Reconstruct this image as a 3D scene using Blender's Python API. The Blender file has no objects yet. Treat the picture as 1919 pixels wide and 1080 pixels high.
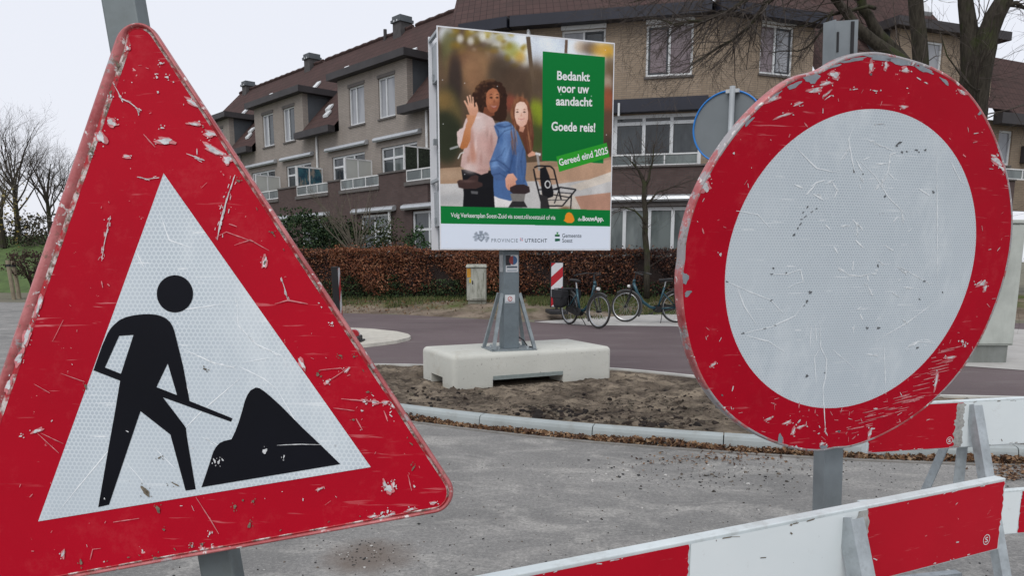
import bpy, math, random
import numpy as np
from mathutils import Matrix, Vector, noise as mnoise
from mathutils.geometry import tessellate_polygon

# ------------------------------------------------------------------ camera, sky, sun
F, CX, CY, HY, H = 1400.0, 959.5, 720.0, 487.0, 1.4      # photo is the upper part of a 4:3 frame
TH = math.atan((CY - HY) / F)
scene = bpy.context.scene
cam_d = bpy.data.cameras.new('camera'); cam = bpy.data.objects.new('camera', cam_d)
scene.collection.objects.link(cam); scene.camera = cam
cam.location = (0, 0, H); cam.rotation_euler = (math.pi / 2 - TH, 0, 0)
cam_d.sensor_width = 36; cam_d.lens = F / 1919 * 36; cam_d.shift_y = 180 / 1919
cam_d.clip_start = 0.02; cam_d.clip_end = 2000
world = bpy.data.worlds.new('World'); scene.world = world; world.use_nodes = True
nt = world.node_tree; bg = nt.nodes['Background']
sky = nt.nodes.new('ShaderNodeTexSky'); sky.sky_type = 'NISHITA'; sky.sun_disc = False
SUN_EL, SUN_AZ = math.radians(52), math.radians(200)     # azimuth clockwise from +Y
sky.sun_elevation = SUN_EL; sky.sun_rotation = SUN_AZ; sky.dust_density = 4; sky.air_density = 1.2
sc = nt.nodes.new('ShaderNodeVectorMath'); sc.operation = 'SCALE'; sc.inputs['Scale'].default_value = 0.10
mx = nt.nodes.new('ShaderNodeMix'); mx.data_type = 'RGBA'; mx.inputs[0].default_value = 0.88
mx.inputs[7].default_value = (0.87, 0.89, 0.965, 1)        # even overcast layer
nt.links.new(sky.outputs[0], sc.inputs[0]); nt.links.new(sc.outputs[0], mx.inputs[6])
nt.links.new(mx.outputs[2], bg.inputs[0]); bg.inputs[1].default_value = 1.0
sun_d = bpy.data.lights.new('sun', 'SUN'); sun = bpy.data.objects.new('sun', sun_d); scene.collection.objects.link(sun)
sun_d.energy = 1.3; sun_d.angle = math.radians(35); sun_d.color = (1, 0.98, 0.95)
sdir = Vector((math.sin(SUN_AZ) * math.cos(SUN_EL), math.cos(SUN_AZ) * math.cos(SUN_EL), math.sin(SUN_EL)))
sun.rotation_euler = sdir.to_track_quat('Z', 'Y').to_euler(); sun.location = (0, -5, 30)
vs = scene.view_settings; vs.view_transform = 'Standard'; vs.look = 'None'; vs.exposure = 0.08; vs.gamma = 1
vs.use_curve_mapping = False
scene.render.engine = 'CYCLES'

# ------------------------------------------------------------------ photo pixel -> direction / point
def ray(u, v):
    x = (u - CX) / F; y = -(v - CY) / F
    return np.array([x, math.cos(TH) + y * math.sin(TH), -math.sin(TH) + y * math.cos(TH)])
CAM = np.array([0, 0, H])
def gnd(u, v, z=0.0):
    r = ray(u, v); return CAM + r * (z - H) / r[2]
def at(u, v, y):
    r = ray(u, v); return CAM + r * y / r[1]
def vray(u): return np.array([(u - CX) / F, 1 / math.cos(TH)])
class Fac:
    """vertical facade plane: s along it, k outwards, z up"""
    def __init__(self, P, vpu, sgn):
        e = vray(vpu); self.e = e / np.linalg.norm(e) * sgn; self.P = np.array(P[:2], float)
        n = np.array([self.e[1], -self.e[0]]); self.n = n if n @ (-self.P) > 0 else -n
    def on(self, u, v, k=0):
        r = ray(u, v); t = ((self.P + k * self.n) @ self.n) / (r[:2] @ self.n); X = CAM + t * r
        return (X[:2] - self.P) @ self.e, X[2]
    def w(self, s, k, z):
        p = self.P + s * self.e + k * self.n; return (p[0], p[1], z)

# ------------------------------------------------------------------ mesh building
class MB:
    def __init__(self): self.v = []; self.f = []
    def add(self, vs, fs):
        o = len(self.v); self.v += [tuple(map(float, p)) for p in vs]; self.f += [tuple(i + o for i in f) for f in fs]; return self
    def hexa(self, p):   # 8 points: bottom 4 ccw, top 4
        return self.add(p, [(3, 2, 1, 0), (4, 5, 6, 7), (0, 1, 5, 4), (1, 2, 6, 5), (2, 3, 7, 6), (3, 0, 4, 7)])
    def box(self, x0, x1, y0, y1, z0, z1):
        return self.hexa([(x0, y0, z0), (x1, y0, z0), (x1, y1, z0), (x0, y1, z0), (x0, y0, z1), (x1, y0, z1), (x1, y1, z1), (x0, y1, z1)])
    def fbox(self, fa, s0, s1, k0, k1, z0, z1):
        q = [(s0, k1), (s1, k1), (s1, k0), (s0, k0)]
        return self.hexa([fa.w(s, k, z0) for s, k in q] + [fa.w(s, k, z1) for s, k in q])
    def bar(self, a, b, w, d=None, up=(0, 0, 1)):
        d = d or w; a = np.array(a, float); b = np.array(b, float); t = b - a; t /= np.linalg.norm(t)
        u = np.array(up, float); s = np.cross(t, u)
        if np.linalg.norm(s) < 1e-4: s = np.cross(t, (1, 0, 0))
        s /= np.linalg.norm(s); u = np.cross(s, t); P = []
        for c in (a, b):
            P += [c - s * w / 2 - u * d / 2, c + s * w / 2 - u * d / 2, c + s * w / 2 + u * d / 2, c - s * w / 2 + u * d / 2]
        return self.add(P, [(0, 1, 2, 3), (7, 6, 5, 4), (1, 0, 4, 5), (2, 1, 5, 6), (3, 2, 6, 7), (0, 3, 7, 4)])
    def tube(self, pts, rad, n=8, closed=False, caps=True):
        pts = [np.array(p, float) for p in pts]; m = len(pts)
        if not hasattr(rad, '__len__'): rad = [rad] * m
        V = []; prev = None
        for i in range(m):
            if closed: t = pts[(i + 1) % m] - pts[i - 1]
            else: t = pts[min(i + 1, m - 1)] - pts[max(i - 1, 0)]
            t = t / (np.linalg.norm(t) + 1e-12)
            if prev is None:
                a = np.cross(t, (0, 0, 1)); a = a if np.linalg.norm(a) > .1 else np.cross(t, (1, 0, 0))
            else: a = prev - t * (prev @ t)
            a = a / (np.linalg.norm(a) + 1e-12); prev = a; b = np.cross(t, a)
            for j in range(n):
                q = 2 * math.pi * j / n; V.append(pts[i] + rad[i] * (math.cos(q) * a + math.sin(q) * b))
        Fs = []
        for i in range(m if closed else m - 1):
            for j in range(n):
                i2 = (i + 1) % m; Fs.append((i * n + j, i * n + (j + 1) % n, i2 * n + (j + 1) % n, i2 * n + j))
        if caps and not closed: Fs += [tuple(range(n))[::-1], tuple((m - 1) * n + j for j in range(n))]
        return self.add(V, Fs)
    def poly(self, loops, fn):
        """flat polygon with holes, 2d loops mapped by fn"""
        tri = tessellate_polygon([[Vector((p[0], p[1], 0)) for p in l] for l in loops])
        flat = [p for l in loops for p in l]
        return self.add([fn(*p) for p in flat], [tuple(t) for t in tri])
    def prism(self, loop, fn0, fn1):
        n = len(loop); V = [fn0(*p) for p in loop] + [fn1(*p) for p in loop]
        tri = tessellate_polygon([[Vector((p[0], p[1], 0)) for p in loop]])
        return self.add(V, [tuple(t) for t in tri] + [tuple(i + n for i in t[::-1]) for t in tri] + [(i, (i + 1) % n, (i + 1) % n + n, i + n) for i in range(n)])

ROOT = {}
def root(name, loc, rz=0.0, label=None, cat=None, group=None, kind=None):
    o = bpy.data.objects.new(name, None); scene.collection.objects.link(o); o.empty_display_size = .1
    o.location = [float(c) for c in loc]; o.rotation_euler = (0, 0, rz)
    m = Matrix.Translation(o.location) @ Matrix.Rotation(rz, 4, 'Z'); ROOT[o.name] = np.array(m.inverted())
    return tag(o, label, cat, group, kind)
def tag(o, label=None, cat=None, group=None, kind=None):
    for k, v in (('label', label), ('category', cat), ('group', group), ('kind', kind)):
        if v: o[k] = v
    return o
def mk(name, mb, mat, parent=None, smooth=False, kind=None, label=None, cat=None, group=None, bevel=0):
    V = np.array(mb.v, float).reshape(-1, 3)
    p = parent
    while p is not None and p.parent is not None: p = p.parent
    if p is not None and p.name in ROOT:
        M4 = ROOT[p.name]; V = V @ M4[:3, :3].T + M4[:3, 3]
    me = bpy.data.meshes.new(name); me.from_pydata(V.tolist(), [], mb.f); me.update()
    if isinstance(mat, (list, tuple)):
        for m in mat: me.materials.append(m)
    else: me.materials.append(mat)
    if smooth: me.polygons.foreach_set('use_smooth', [True] * len(me.polygons))
    o = bpy.data.objects.new(name, me); scene.collection.objects.link(o); o.parent = parent
    if bevel:
        b = o.modifiers.new('bevel', 'BEVEL'); b.width = bevel; b.segments = 2; b.limit_method = 'ANGLE'
    return tag(o, label, cat, group, kind)
def copy_tree(o, parent=None):
    c = o.copy(); scene.collection.objects.link(c); c.parent = parent
    for ch in o.children: copy_tree(ch, c)
    return c

# ------------------------------------------------------------------ materials
def lin(c):
    return tuple((x / 12.92 if x <= .04045 else ((x + .055) / 1.055) ** 2.4) for x in c)
def rgb(r, g, b): return lin((r / 255, g / 255, b / 255))
class NG:
    def __init__(self, name):
        self.m = bpy.data.materials.new(name); self.m.use_nodes = True; self.t = self.m.node_tree
        self.b = self.t.nodes['Principled BSDF']; self.co = self.t.nodes.new('ShaderNodeTexCoord').outputs['Object']
    def n(self, typ, **kw):
        x = self.t.nodes.new(typ)
        for k, v in kw.items(): setattr(x, k, v)
        return x
    def l(self, a, b): self.t.links.new(a, b)
    def inp(self, sock, v):
        if hasattr(v, 'links'): self.l(v, sock)
        elif isinstance(v, (tuple, list)) and len(v) == 3 and sock.type == 'RGBA': sock.default_value = (*v, 1)
        else: sock.default_value = v
    def map(self, scale=(1, 1, 1), rot=(0, 0, 0), loc=(0, 0, 0)):
        m = self.n('ShaderNodeMapping'); m.inputs['Scale'].default_value = scale; m.inputs['Rotation'].default_value = rot
        m.inputs['Location'].default_value = loc; self.l(self.co, m.inputs[0]); return m.outputs[0]
    def noise(self, scale, detail=4, vec=None, rough=.6, dist=0):
        x = self.n('ShaderNodeTexNoise'); x.inputs['Scale'].default_value = scale; x.inputs['Detail'].default_value = detail
        x.inputs['Roughness'].default_value = rough; x.inputs['Distortion'].default_value = dist
        self.l(vec if vec is not None else self.co, x.inputs['Vector']); return x.outputs[0]
    def ramp(self, fac, lo, hi, a=0.0, b=1.0):
        x = self.n('ShaderNodeMapRange'); x.inputs[1].default_value = lo; x.inputs[2].default_value = hi
        x.inputs[3].default_value = a; x.inputs[4].default_value = b; self.l(fac, x.inputs[0]); return x.outputs[0]
    def mix(self, fac, a, b, mode='MIX'):
        x = self.n('ShaderNodeMix', data_type='RGBA', blend_type=mode)
        self.inp(x.inputs[0], fac); self.inp(x.inputs[6], a); self.inp(x.inputs[7], b); return x.outputs[2]
    def math(self, op, a, b=None):
        x = self.n('ShaderNodeMath', operation=op); self.inp(x.inputs[0], a)
        if b is not None: self.inp(x.inputs[1], b)
        return x.outputs[0]
    def bump(self, h, dist=.01, strength=.6):
        x = self.n('ShaderNodeBump'); x.inputs['Strength'].default_value = strength; x.inputs['Distance'].default_value = dist
        self.l(h, x.inputs['Height']); self.l(x.outputs[0], self.b.inputs['Normal'])
    def out(self, col, rough=.6, metal=0.0, spec=.5):
        self.inp(self.b.inputs['Base Color'], col); self.inp(self.b.inputs['Roughness'], rough)
        self.inp(self.b.inputs['Metallic'], metal); self.b.inputs['Specular IOR Level'].default_value = spec; return self.m
def M(name, col, rough=.6, metal=0.0, var=.25, vs_=3.0, bump=0.0, bs=60.0, spec=.4, dirt=None):
    g = NG(name); d = tuple(c * (1 - var) for c in col); l_ = tuple(min(1, c * (1 + var * .6)) for c in col)
    c = g.mix(g.ramp(g.noise(vs_, 5), .3, .7), d, l_)
    if dirt: c = g.mix(g.ramp(g.noise(vs_ * 2.3, 6, rough=.7), .52, .72, 0, dirt[1]), c, dirt[0])
    if bump: g.bump(g.noise(bs, 4), bump)
    return g.out(c, rough, metal, spec)
def M_island(name, cols, rough=.7, spec=.2):
    """leaf material: colour differs per leaf"""
    g = NG(name); geo = g.n('ShaderNodeNewGeometry'); r = g.n('ShaderNodeValToRGB'); r.color_ramp.interpolation = 'CONSTANT'
    el = r.color_ramp.elements
    while len(el) < len(cols): el.new(.5)
    for i, c in enumerate(cols): el[i].position = i / len(cols); el[i].color = (*c, 1)
    g.l(geo.outputs['Random Per Island'], r.inputs[0])
    return g.out(r.outputs[0], rough, 0, spec)
GALV = M('galvanised_steel', (.40, .44, .46), .5, .3, .25, 22, .0004, 200, dirt=((.2, .21, .21), .5))
DARKSTEEL = M('dark_galvanised', (.16, .185, .19), .55, .35, .2, 8, dirt=((.10, .11, .10), .4))
WHITE_P = M('white_paint', (.72, .74, .75), .45, 0, .06, 4)
BLACK = M('black_rubber', (.02, .02, .022), .6)
exec_parts = []

# ------------------------------------------------------------------ ground
def grid_noise(x, y, s, seed=0): return mnoise.fractal(Vector((x * s + seed, y * s - seed, seed * .7)), 0.9, 2.1, 5)
def asphalt():
    g = NG('worn_asphalt')
    base = g.mix(g.ramp(g.noise(.6, 6, None, .6, .6), .36, .64), (.20, .196, .186), (.335, .326, .308))
    st = g.map((1.0, 7, 1)); base = g.mix(g.ramp(g.noise(1.6, 6, st, .7), .55, .75, 0, .6), base, (.40, .39, .37))
    sp = g.noise(190, 3, rough=.8); base = g.mix(g.ramp(sp, .35, .65, 0, .6), base, (.105, .105, .105))
    base = g.mix(g.ramp(g.noise(120, 2), .62, .72, 0, .6), base, (.46, .45, .43))
    base = g.mix(g.ramp(g.noise(26, 4, rough=.75), .66, .74, 0, .5), base, (.40, .38, .35))
    base = g.mix(g.ramp(g.noise(2.3, 7, g.map((1, 1.6, 1), (0, 0, .4), (7, 3, 1)), .7, .8), .48, .66, 0, .65), base, (.44, .425, .395)); base = g.mix(g.ramp(g.noise(1.3, 6, g.map((1, 1, 1), (0, 0, 0), (9, 5, 0)), .65), .56, .7, 0, .55), base, (.15, .148, .142)); base = g.mix(g.ramp(g.noise(55, 5, rough=.8), .42, .6, 0, .6), base, (.12, .12, .118)); base = g.mix(g.ramp(g.noise(38, 5, g.map((1, 2.2, 1), (0, 0, .3), (4, 2, 0)), .8), .56, .70, 0, .6), base, (.44, .43, .41))
    # brown soil stain on the tarmac
    p = gnd(690, 1046); v = g.n('ShaderNodeVectorMath', operation='DISTANCE'); dn = g.n('ShaderNodeVectorMath', operation='ADD')
    nz = g.n('ShaderNodeTexNoise'); nz.inputs['Scale'].default_value = 9; g.l(g.co, nz.inputs['Vector'])
    sub = g.n('ShaderNodeVectorMath', operation='SCALE'); sub.inputs['Scale'].default_value = .16; g.l(nz.outputs['Color'], sub.inputs[0])
    g.l(g.co, dn.inputs[0]); g.l(sub.outputs[0], dn.inputs[1]); g.l(dn.outputs[0], v.inputs[0])
    v.inputs[1].default_value = (p[0] + .08, p[1] + .08, .08)
    base = g.mix(g.ramp(v.outputs[1], .10, .27, .75, 0), base, (.135, .105, .085))
    g.bump(g.noise(150, 4, rough=.8), .004, .7)
    return g.out(base, .85, 0, .25)
ASPH = asphalt()
def purple():
    g = NG('red_brown_asphalt'); c = g.mix(g.ramp(g.noise(.5, 5), .3, .7), (.098, .073, .076), (.130, .100, .103))
    c = g.mix(g.ramp(g.noise(160, 2), .55, .7, 0, .4), c, (.19, .17, .17))
    c = g.mix(g.ramp(g.noise(1.1, 6, g.map((.35, 1.6, 1)), .75), .54, .70, 0, .6), c, (.20, .18, .17)); c = g.mix(g.ramp(g.noise(4, 6, g.map((.5, 2, 1)), .8), .64, .70, 0, .7), c, (.30, .28, .26)); c = g.mix(g.ramp(g.noise(.8, 5, g.map((.3, 1.2, 1), (0, 0, .2), (5, 0, 0))), .55, .7, 0, .5), c, (.07, .055, .058))
    g.bump(g.noise(120, 3), .003, .5); return g.out(c, .8, 0, .3)
PURP = purple()
def soil():
    g = NG('bare_sandy_soil'); c = g.mix(g.ramp(g.noise(1.7, 7, rough=.65), .38, .62), (.14, .112, .088), (.42, .345, .26))
    c = g.mix(g.ramp(g.noise(5, 7, g.map((1, 1.8, 1)), .75), .46, .60, 0, .85), c, (.060, .048, .040))
    c = g.mix(g.ramp(g.noise(45, 4, rough=.8), .58, .7, 0, .7), c, (.33, .28, .22))
    c = g.mix(g.ramp(g.noise(90, 4, rough=.8), .56, .68, 0, .7), c, (.06, .05, .042)); g.bump(g.noise(30, 8, rough=.8), .05, 1.0); return g.out(c, .95, 0, .1)
SOIL = soil()
def vergemat():
    g = NG('sandy_verge'); c = g.mix(g.ramp(g.noise(1.1, 6), .4, .6), (.13, .10, .078), (.24, .195, .15))
    c = g.mix(g.ramp(g.noise(3.5, 7, rough=.75), .5, .62, 0, .8), c, (.085, .07, .05))
    # grass cover further in
    sx = g.n('ShaderNodeSeparateXYZ'); g.l(g.co, sx.inputs[0])
    f = g.math('MULTIPLY', g.ramp(sx.outputs[2], .09, .2), g.ramp(g.noise(1.0, 4), .42, .6))
    c = g.mix(f, c, g.mix(g.noise(14, 4), (.05, .075, .02), (.11, .12, .045)))
    g.bump(g.noise(24, 7, rough=.7), .03, .8); return g.out(c, .95, 0, .1)
VERGE = vergemat()
CONC = M('pale_concrete', (.50, .50, .47), .85, 0, .12, 2.5, .002, 120, dirt=((.36, .34, .30), .5))
PAVE = M('pavement_concrete', (.42, .41, .39), .85, 0, .14, 1.3, .002, 90, dirt=((.27, .25, .23), .6))
KERB = M('kerb_concrete', (.335, .37, .37), .8, 0, .12, 3, .0015, 150, dirt=((.22, .22, .20), .5))

mb = MB(); R = 500.0
mb.add([(R * math.cos(a), 60 + R * math.sin(a), 0) for a in np.linspace(0, 2 * math.pi, 49)[:-1]], [tuple(range(48))])
GRASS_SAND = M('rough_ground', (.15, .14, .10), .95, 0, .35, .8, .02, 12, dirt=((.07, .085, .03), .9))
mk('ground', mb, GRASS_SAND, kind='structure')

def sheet(name, pts, z, mat):
    m_ = MB(); m_.poly([[tuple(p[:2]) for p in pts]], lambda x, y: (x, y, z)); return mk(name, m_, mat, kind='structure')
# kerb line of the earth bed (foot of the kerb, road side)
def smooth_line(pts, n):
    pts = np.array(pts, float); t = np.concatenate([[0], np.cumsum(np.linalg.norm(np.diff(pts, axis=0), axis=1))])
    tt = np.linspace(0, t[-1], n); out = np.stack([np.interp(tt, t, pts[:, i]) for i in range(2)], 1)
    for _ in range(12): out[1:-1] = (out[:-2] + 2 * out[1:-1] + out[2:]) / 4
    return out
kpx = [(700, 776), (766, 786), (894, 802), (1057, 820), (1245, 835), (1430, 848), (1600, 857), (1850, 866), (2150, 874)]
kf = [gnd(*p)[:2] for p in kpx]
kf = [np.array([-3.0, 9.2]), np.array([-2.6, 8.2]), np.array([-1.9, 7.15])] + kf[1:] + [np.array([8.5, 5.3])]
kline = smooth_line(kf, 160)
farpx = [(1310, 712), (1145, 695), (783, 690), (715, 688)]
fl = [np.array([8.6, 6.6]), np.array([5.5, 7.3]), gnd(1600, 745)[:2]] + [gnd(*p)[:2] for p in farpx] + [np.array([-2.5, 9.75])]
fline = smooth_line(fl, 90)
# foreground road: everything this side of the bed plus the left arm
rd = [(-40, -4), (20, -4), (20, 5.6)] + [tuple(p) for p in kline[::-1]] + [(-3.2, 9.8), (-5.5, 12.5), (-9, 19.0), (-14, 24.5), (-60, 32)]
sheet('road', rd, .004, ASPH)
side = [tuple(p) for p in fline] + [(-3.2, 9.9), (-5.5, 12.6), (-8.6, 18.6)] + [tuple(gnd(*p)[:2]) for p in ((560, 588), (640, 588), (760, 591), (900, 599), (1002, 605))] + [tuple(gnd(1002, 603)[:2] + [0, .3]), (4.5, 17.6), (12, 16.5), (30, 15.5), (30, 6.6), (8.6, 6.6)]
sheet('side_road', side, .008, PURP)
pav = [tuple(gnd(*p)[:2]) for p in ((1002, 605), (1100, 611), (1262, 613))] + [(4.6, 14.6), (5.6, 12.0), (6.0, 9.75), (6.9, 9.1), (9, 8.9), (20, 8.6), (20, 12.5), (11, 14.5)] + [tuple(gnd(1262, 588)[:2]), tuple(gnd(1054, 600)[:2])]
sheet('pavement', pav, .014, PAVE)
isl = [tuple(gnd(*p)[:2]) for p in ((560, 662), (660, 655), (700, 651), (745, 645), (768, 639), (771, 636), (766, 632), (745, 627), (700, 622), (660, 620), (600, 619), (540, 622))]
m_ = MB(); c_ = np.mean(isl, 0); m_.prism(isl, lambda x, y: (x, y, .0), lambda x, y: (c_[0] + (x - c_[0]) * .985, c_[1] + (y - c_[1]) * .985, .06)); mk('splitter_island', m_, M('pale_paving', (.50, .48, .42), .9, 0, .15, 6, .003, 80, dirt=((.36, .33, .27), .7)), kind='structure')
# earth bed as a bumpy sheet between kerb and far edging
_f, _r, _l = gnd(850, 741)[:2], gnd(1146, 716)[:2], gnd(784, 716)[:2]; BX0 = (_r - _f) / np.linalg.norm(_r - _f); BY0 = np.array([-BX0[1], BX0[0]]); BC0 = (_l + _r) / 2
n1, n2 = 300, 110; m_ = MB(); V = []
kb = kline.copy(); tn = np.gradient(kb, axis=0); nn = np.stack([-tn[:, 1], tn[:, 0]], 1); nn /= np.linalg.norm(nn, axis=1)[:, None]
kback = kb + nn * .10
ta = np.linspace(0, 1, n1)
KB = np.stack([np.interp(ta, np.linspace(0, 1, len(kback)), kback[:, i]) for i in range(2)], 1)
FB = np.stack([np.interp(ta, np.linspace(0, 1, len(fline)), fline[::-1][:, i]) for i in range(2)], 1)
for i in range(n1):
    for j in range(n2):
        t = j / (n2 - 1); p = KB[i] * (1 - t) + FB[i] * t
        edge = min(1, 6 * t, 6 * (1 - t))
        z = .085 * (1 - t) + .02 * t + edge * (.012 + .024 * grid_noise(p[0], p[1], .9) + .045 * grid_noise(p[0], p[1], 4.0, 3) + .035 * abs(grid_noise(p[0], p[1], 13, 5)) + .014 * grid_noise(p[0], p[1], 34, 9))
        if abs((p - BC0) @ BX0) < 1.12 and abs((p - BC0) @ BY0) < .62: z = min(z, .045)
        V.append((p[0], p[1], max(z, .018)))
m_.add(V, [(i * n2 + j, (i + 1) * n2 + j, (i + 1) * n2 + j + 1, i * n2 + j + 1) for i in range(n1 - 1) for j in range(n2 - 1)])
BED = mk('earth_bed', m_, SOIL, kind='structure', smooth=True)
bed_pts = np.array(V).reshape(n1, n2, 3)
# kerb stones
kroot = root('kerb', (0, 0, 0), kind='structure')
dl = np.concatenate([[0], np.cumsum(np.linalg.norm(np.diff(kline, axis=0), axis=1))])
def kpt(d): return np.array([np.interp(d, dl, kline[:, i]) for i in range(2)])
pos0 = dl[np.argmin(np.linalg.norm(kline - gnd(894, 800)[:2], axis=1))]
d0 = pos0 - 1.0 * int(pos0 / 1.0)
def strip(profile, da, db, n):
    mb_ = MB(); V = []
    for i in range(n):
        d = da + (db - da) * i / (n - 1); p = kpt(d); t = kpt(d + .05) - kpt(d - .05); t /= np.linalg.norm(t); nr = np.array([-t[1], t[0]])
        V += [(p[0] + nr[0] * o, p[1] + nr[1] * o, z) for o, z in profile]
    m = len(profile); Fs = [(i * m + j, (i + 1) * m + j, (i + 1) * m + (j + 1) % m, i * m + (j + 1) % m) for i in range(n - 1) for j in range(m)]
    return mb_.add(V, Fs + [tuple(range(m)), tuple((n - 1) * m + j for j in range(m))[::-1]])
kp = [(0, -.02), (.012, .07), (.022, .094), (.04, .102), (.105, .105), (.115, .10), (.12, .0)]
d = d0
while d + .99 < dl[-1]:
    mk('kerb_stone', strip(kp, d + .004, d + .996, 6), KERB, kroot); d += 1.0
# gutter strip between kerb and tarmac, and thin far edging
gut = [(-.135, .0), (-.135, .014), (-.128, .016), (-.098, .016), (-.092, .012), (-.092, .0)]
mk('gutter_edge', strip(gut, .1, dl[-1] - .1, 120), M('gutter_concrete', (.20, .19, .175), .9, 0, .25, 8), kind='structure')
m_ = MB()
for i in range(len(fline) - 1):
    a, b = fline[i], fline[i + 1]; m_.bar((*a, .02), (*b, .02), .07, .05)
mk('edging_strip', m_, M('pale_edging', (.50, .50, .47), .8), kind='structure')
# raised sandy verge up to the hedge
vfront = [np.array([-14, 25.2]), np.array([-9.4, 20.2]), np.array([-6.5, 19.9])] + [gnd(*p)[:2] for p in ((640, 588), (760, 591), (900, 599), (1002, 604), (1054, 600), (1262, 588))] + [np.array([7, 18.5]), np.array([14, 17.2]), np.array([30, 16])]
vf = smooth_line(vfront, 140); m_ = MB(); V = []; NV = 26
for i, p in enumerate(vf):
    for j in range(NV):
        t = j / (NV - 1); y = p[1] - .12 + t * 7
        r = min(1, t * 7 / 2.2); z = -.02 + .30 * (3 * r * r - 2 * r ** 3) + (.05 * grid_noise(p[0], y, 1.1) + .03 * grid_noise(p[0], y, 5, 2)) * min(1, t * 12)
        V.append((p[0], y, z))
m_.add(V, [(i * NV + j, (i + 1) * NV + j, (i + 1) * NV + j + 1, i * NV + j + 1) for i in range(len(vf) - 1) for j in range(NV - 1)])
mk('verge', m_, VERGE, kind='structure', smooth=True)
def verge_z(x, y):
    y0 = np.interp(x, vf[:, 0], vf[:, 1]) - .12; r = min(1, max(0, (y - y0) / 2.2)); return -.02 + .30 * (3 * r * r - 2 * r ** 3)
# grassy bank on the left
m_ = MB(); V = []
for i in range(30):
    for j in range(14):
        x = -52 + i * 1.35; y = 32 + j * 1.6; t = min(1, j / 6)
        V.append((x, y, -.05 + 2.75 * t * min(1, (30 - i) / 8) + .12 * grid_noise(x, y, .5)))
m_.add(V, [(i * 14 + j, (i + 1) * 14 + j, (i + 1) * 14 + j + 1, i * 14 + j + 1) for i in range(29) for j in range(13)])
mk('grass_bank', m_, M('grass_green', (.075, .12, .035), .95, 0, .4, 1.5, .05, 8), kind='structure', smooth=True)
#@@SIGNS
# ------------------------------------------------------------------ sign sheeting
def hexmask(g, cell):
    sep = g.n('ShaderNodeSeparateXYZ'); g.l(g.co, sep.inputs[0])
    cmb = g.n('ShaderNodeCombineXYZ'); g.l(sep.outputs[0], cmb.inputs[0]); g.l(sep.outputs[2], cmb.inputs[1])
    p = g.n('ShaderNodeVectorMath', operation='SCALE'); p.inputs['Scale'].default_value = 1 / cell; g.l(cmb.outputs[0], p.inputs[0])
    ad = g.n('ShaderNodeVectorMath', operation='ADD'); ad.inputs[1].default_value = (1000, 1000, 0); g.l(p.outputs[0], ad.inputs[0])
    def half(off):
        a = g.n('ShaderNodeVectorMath', operation='SUBTRACT'); a.inputs[1].default_value = (off * .5, off * .8660254, 0); g.l(ad.outputs[0], a.inputs[0])
        m = g.n('ShaderNodeVectorMath', operation='MODULO'); m.inputs[1].default_value = (1, 1.7320508, 1); g.l(a.outputs[0], m.inputs[0])
        s = g.n('ShaderNodeVectorMath', operation='SUBTRACT'); s.inputs[1].default_value = (.5, .8660254, 0); g.l(m.outputs[0], s.inputs[0])
        b = g.n('ShaderNodeVectorMath', operation='ABSOLUTE'); g.l(s.outputs[0], b.inputs[0])
        q = g.n('ShaderNodeSeparateXYZ'); g.l(b.outputs[0], q.inputs[0])
        dd = g.math('ADD', g.math('MULTIPLY', q.outputs[0], .5), g.math('MULTIPLY', q.outputs[1], .8660254))
        return g.math('MAXIMUM', q.outputs[0], dd)
    return g.math('MINIMUM', half(0), half(1))
def scratch_fac(g, seed=0.0):
    """thin worn lines in several directions"""
    tot = None
    for i, (ang, sx, sz, th) in enumerate(((.5, 9, 120, .665), (-.75, 8, 130, .67), (1.35, 10, 120, .67), (-.25, 9, 150, .69))):
        n_ = g.noise(1, 3, g.map((sx, 1, sz), (0, ang, 0), (seed + i * 3.1, 0, seed)), .65, .4)
        k = g.ramp(n_, th, th + .05)
        tot = k if tot is None else g.math('MAXIMUM', tot, k)
    return g.math('MULTIPLY', tot, g.ramp(g.noise(5, 4), .42, .62))
def sheet_red(name, seed):
    g = NG(name); c = g.mix(g.ramp(g.noise(2.2, 5), .3, .7), (.385, .002, .014), (.45, .003, .018))
    c = g.mix(g.math('MULTIPLY', g.ramp(hexmask(g, .0048), .40, .48), .14), c, (.30, .004, .015))
    c = g.mix(g.ramp(g.noise(11, 7, rough=.8), .55, .80, 0, .32), c, (.60, .09, .10)); c = g.mix(g.ramp(g.noise(5, 5, rough=.6), .45, .7, 0, .35), c, (.30, .003, .014))
    c = g.mix(g.math('MULTIPLY', scratch_fac(g, seed), .6), c, (.70, .28, .29))
    c = g.mix(g.ramp(g.noise(75, 3, rough=.8), .70, .74, 0, .8), c, (.72, .46, .46))
    g.bump(g.noise(9, 3), .0015, .35); return g.out(c, g.ramp(g.noise(6, 5), .3, .7, .40, .58), 0, .10)
def sheet_white(name, seed, cell=.0058):
    g = NG(name); c = g.mix(g.ramp(g.noise(2.5, 6), .3, .7), (.54, .60, .64), (.64, .70, .73))
    hx = g.math('MULTIPLY', g.ramp(hexmask(g, cell), .30, .42, 1.0, 0.0), g.ramp(g.noise(3.5, 5), .3, .62, .35, .95))
    c = g.mix(hx, c, (.42, .48, .53))
    c = g.mix(g.ramp(g.noise(7, 7, g.map((1, 1, .45)), .75), .50, .70, 0, .6), c, (.72, .77, .79))
    c = g.mix(g.math('MULTIPLY', scratch_fac(g, seed + 5), .9), c, (.84, .87, .88))
    c = g.mix(g.ramp(g.noise(60, 3, rough=.8), .72, .75, 0, .6), c, (.30, .32, .33))
    g.bump(g.noise(7, 3), .002, .35); return g.out(c, .42, 0, .4)
RED1, RED2 = sheet_red('red_sheeting', 0), sheet_red('red_sheeting_round', 7)
WHT1, WHT2 = sheet_white('white_sheeting', 1), sheet_white('white_sheeting_round', 9, .0060)
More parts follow.
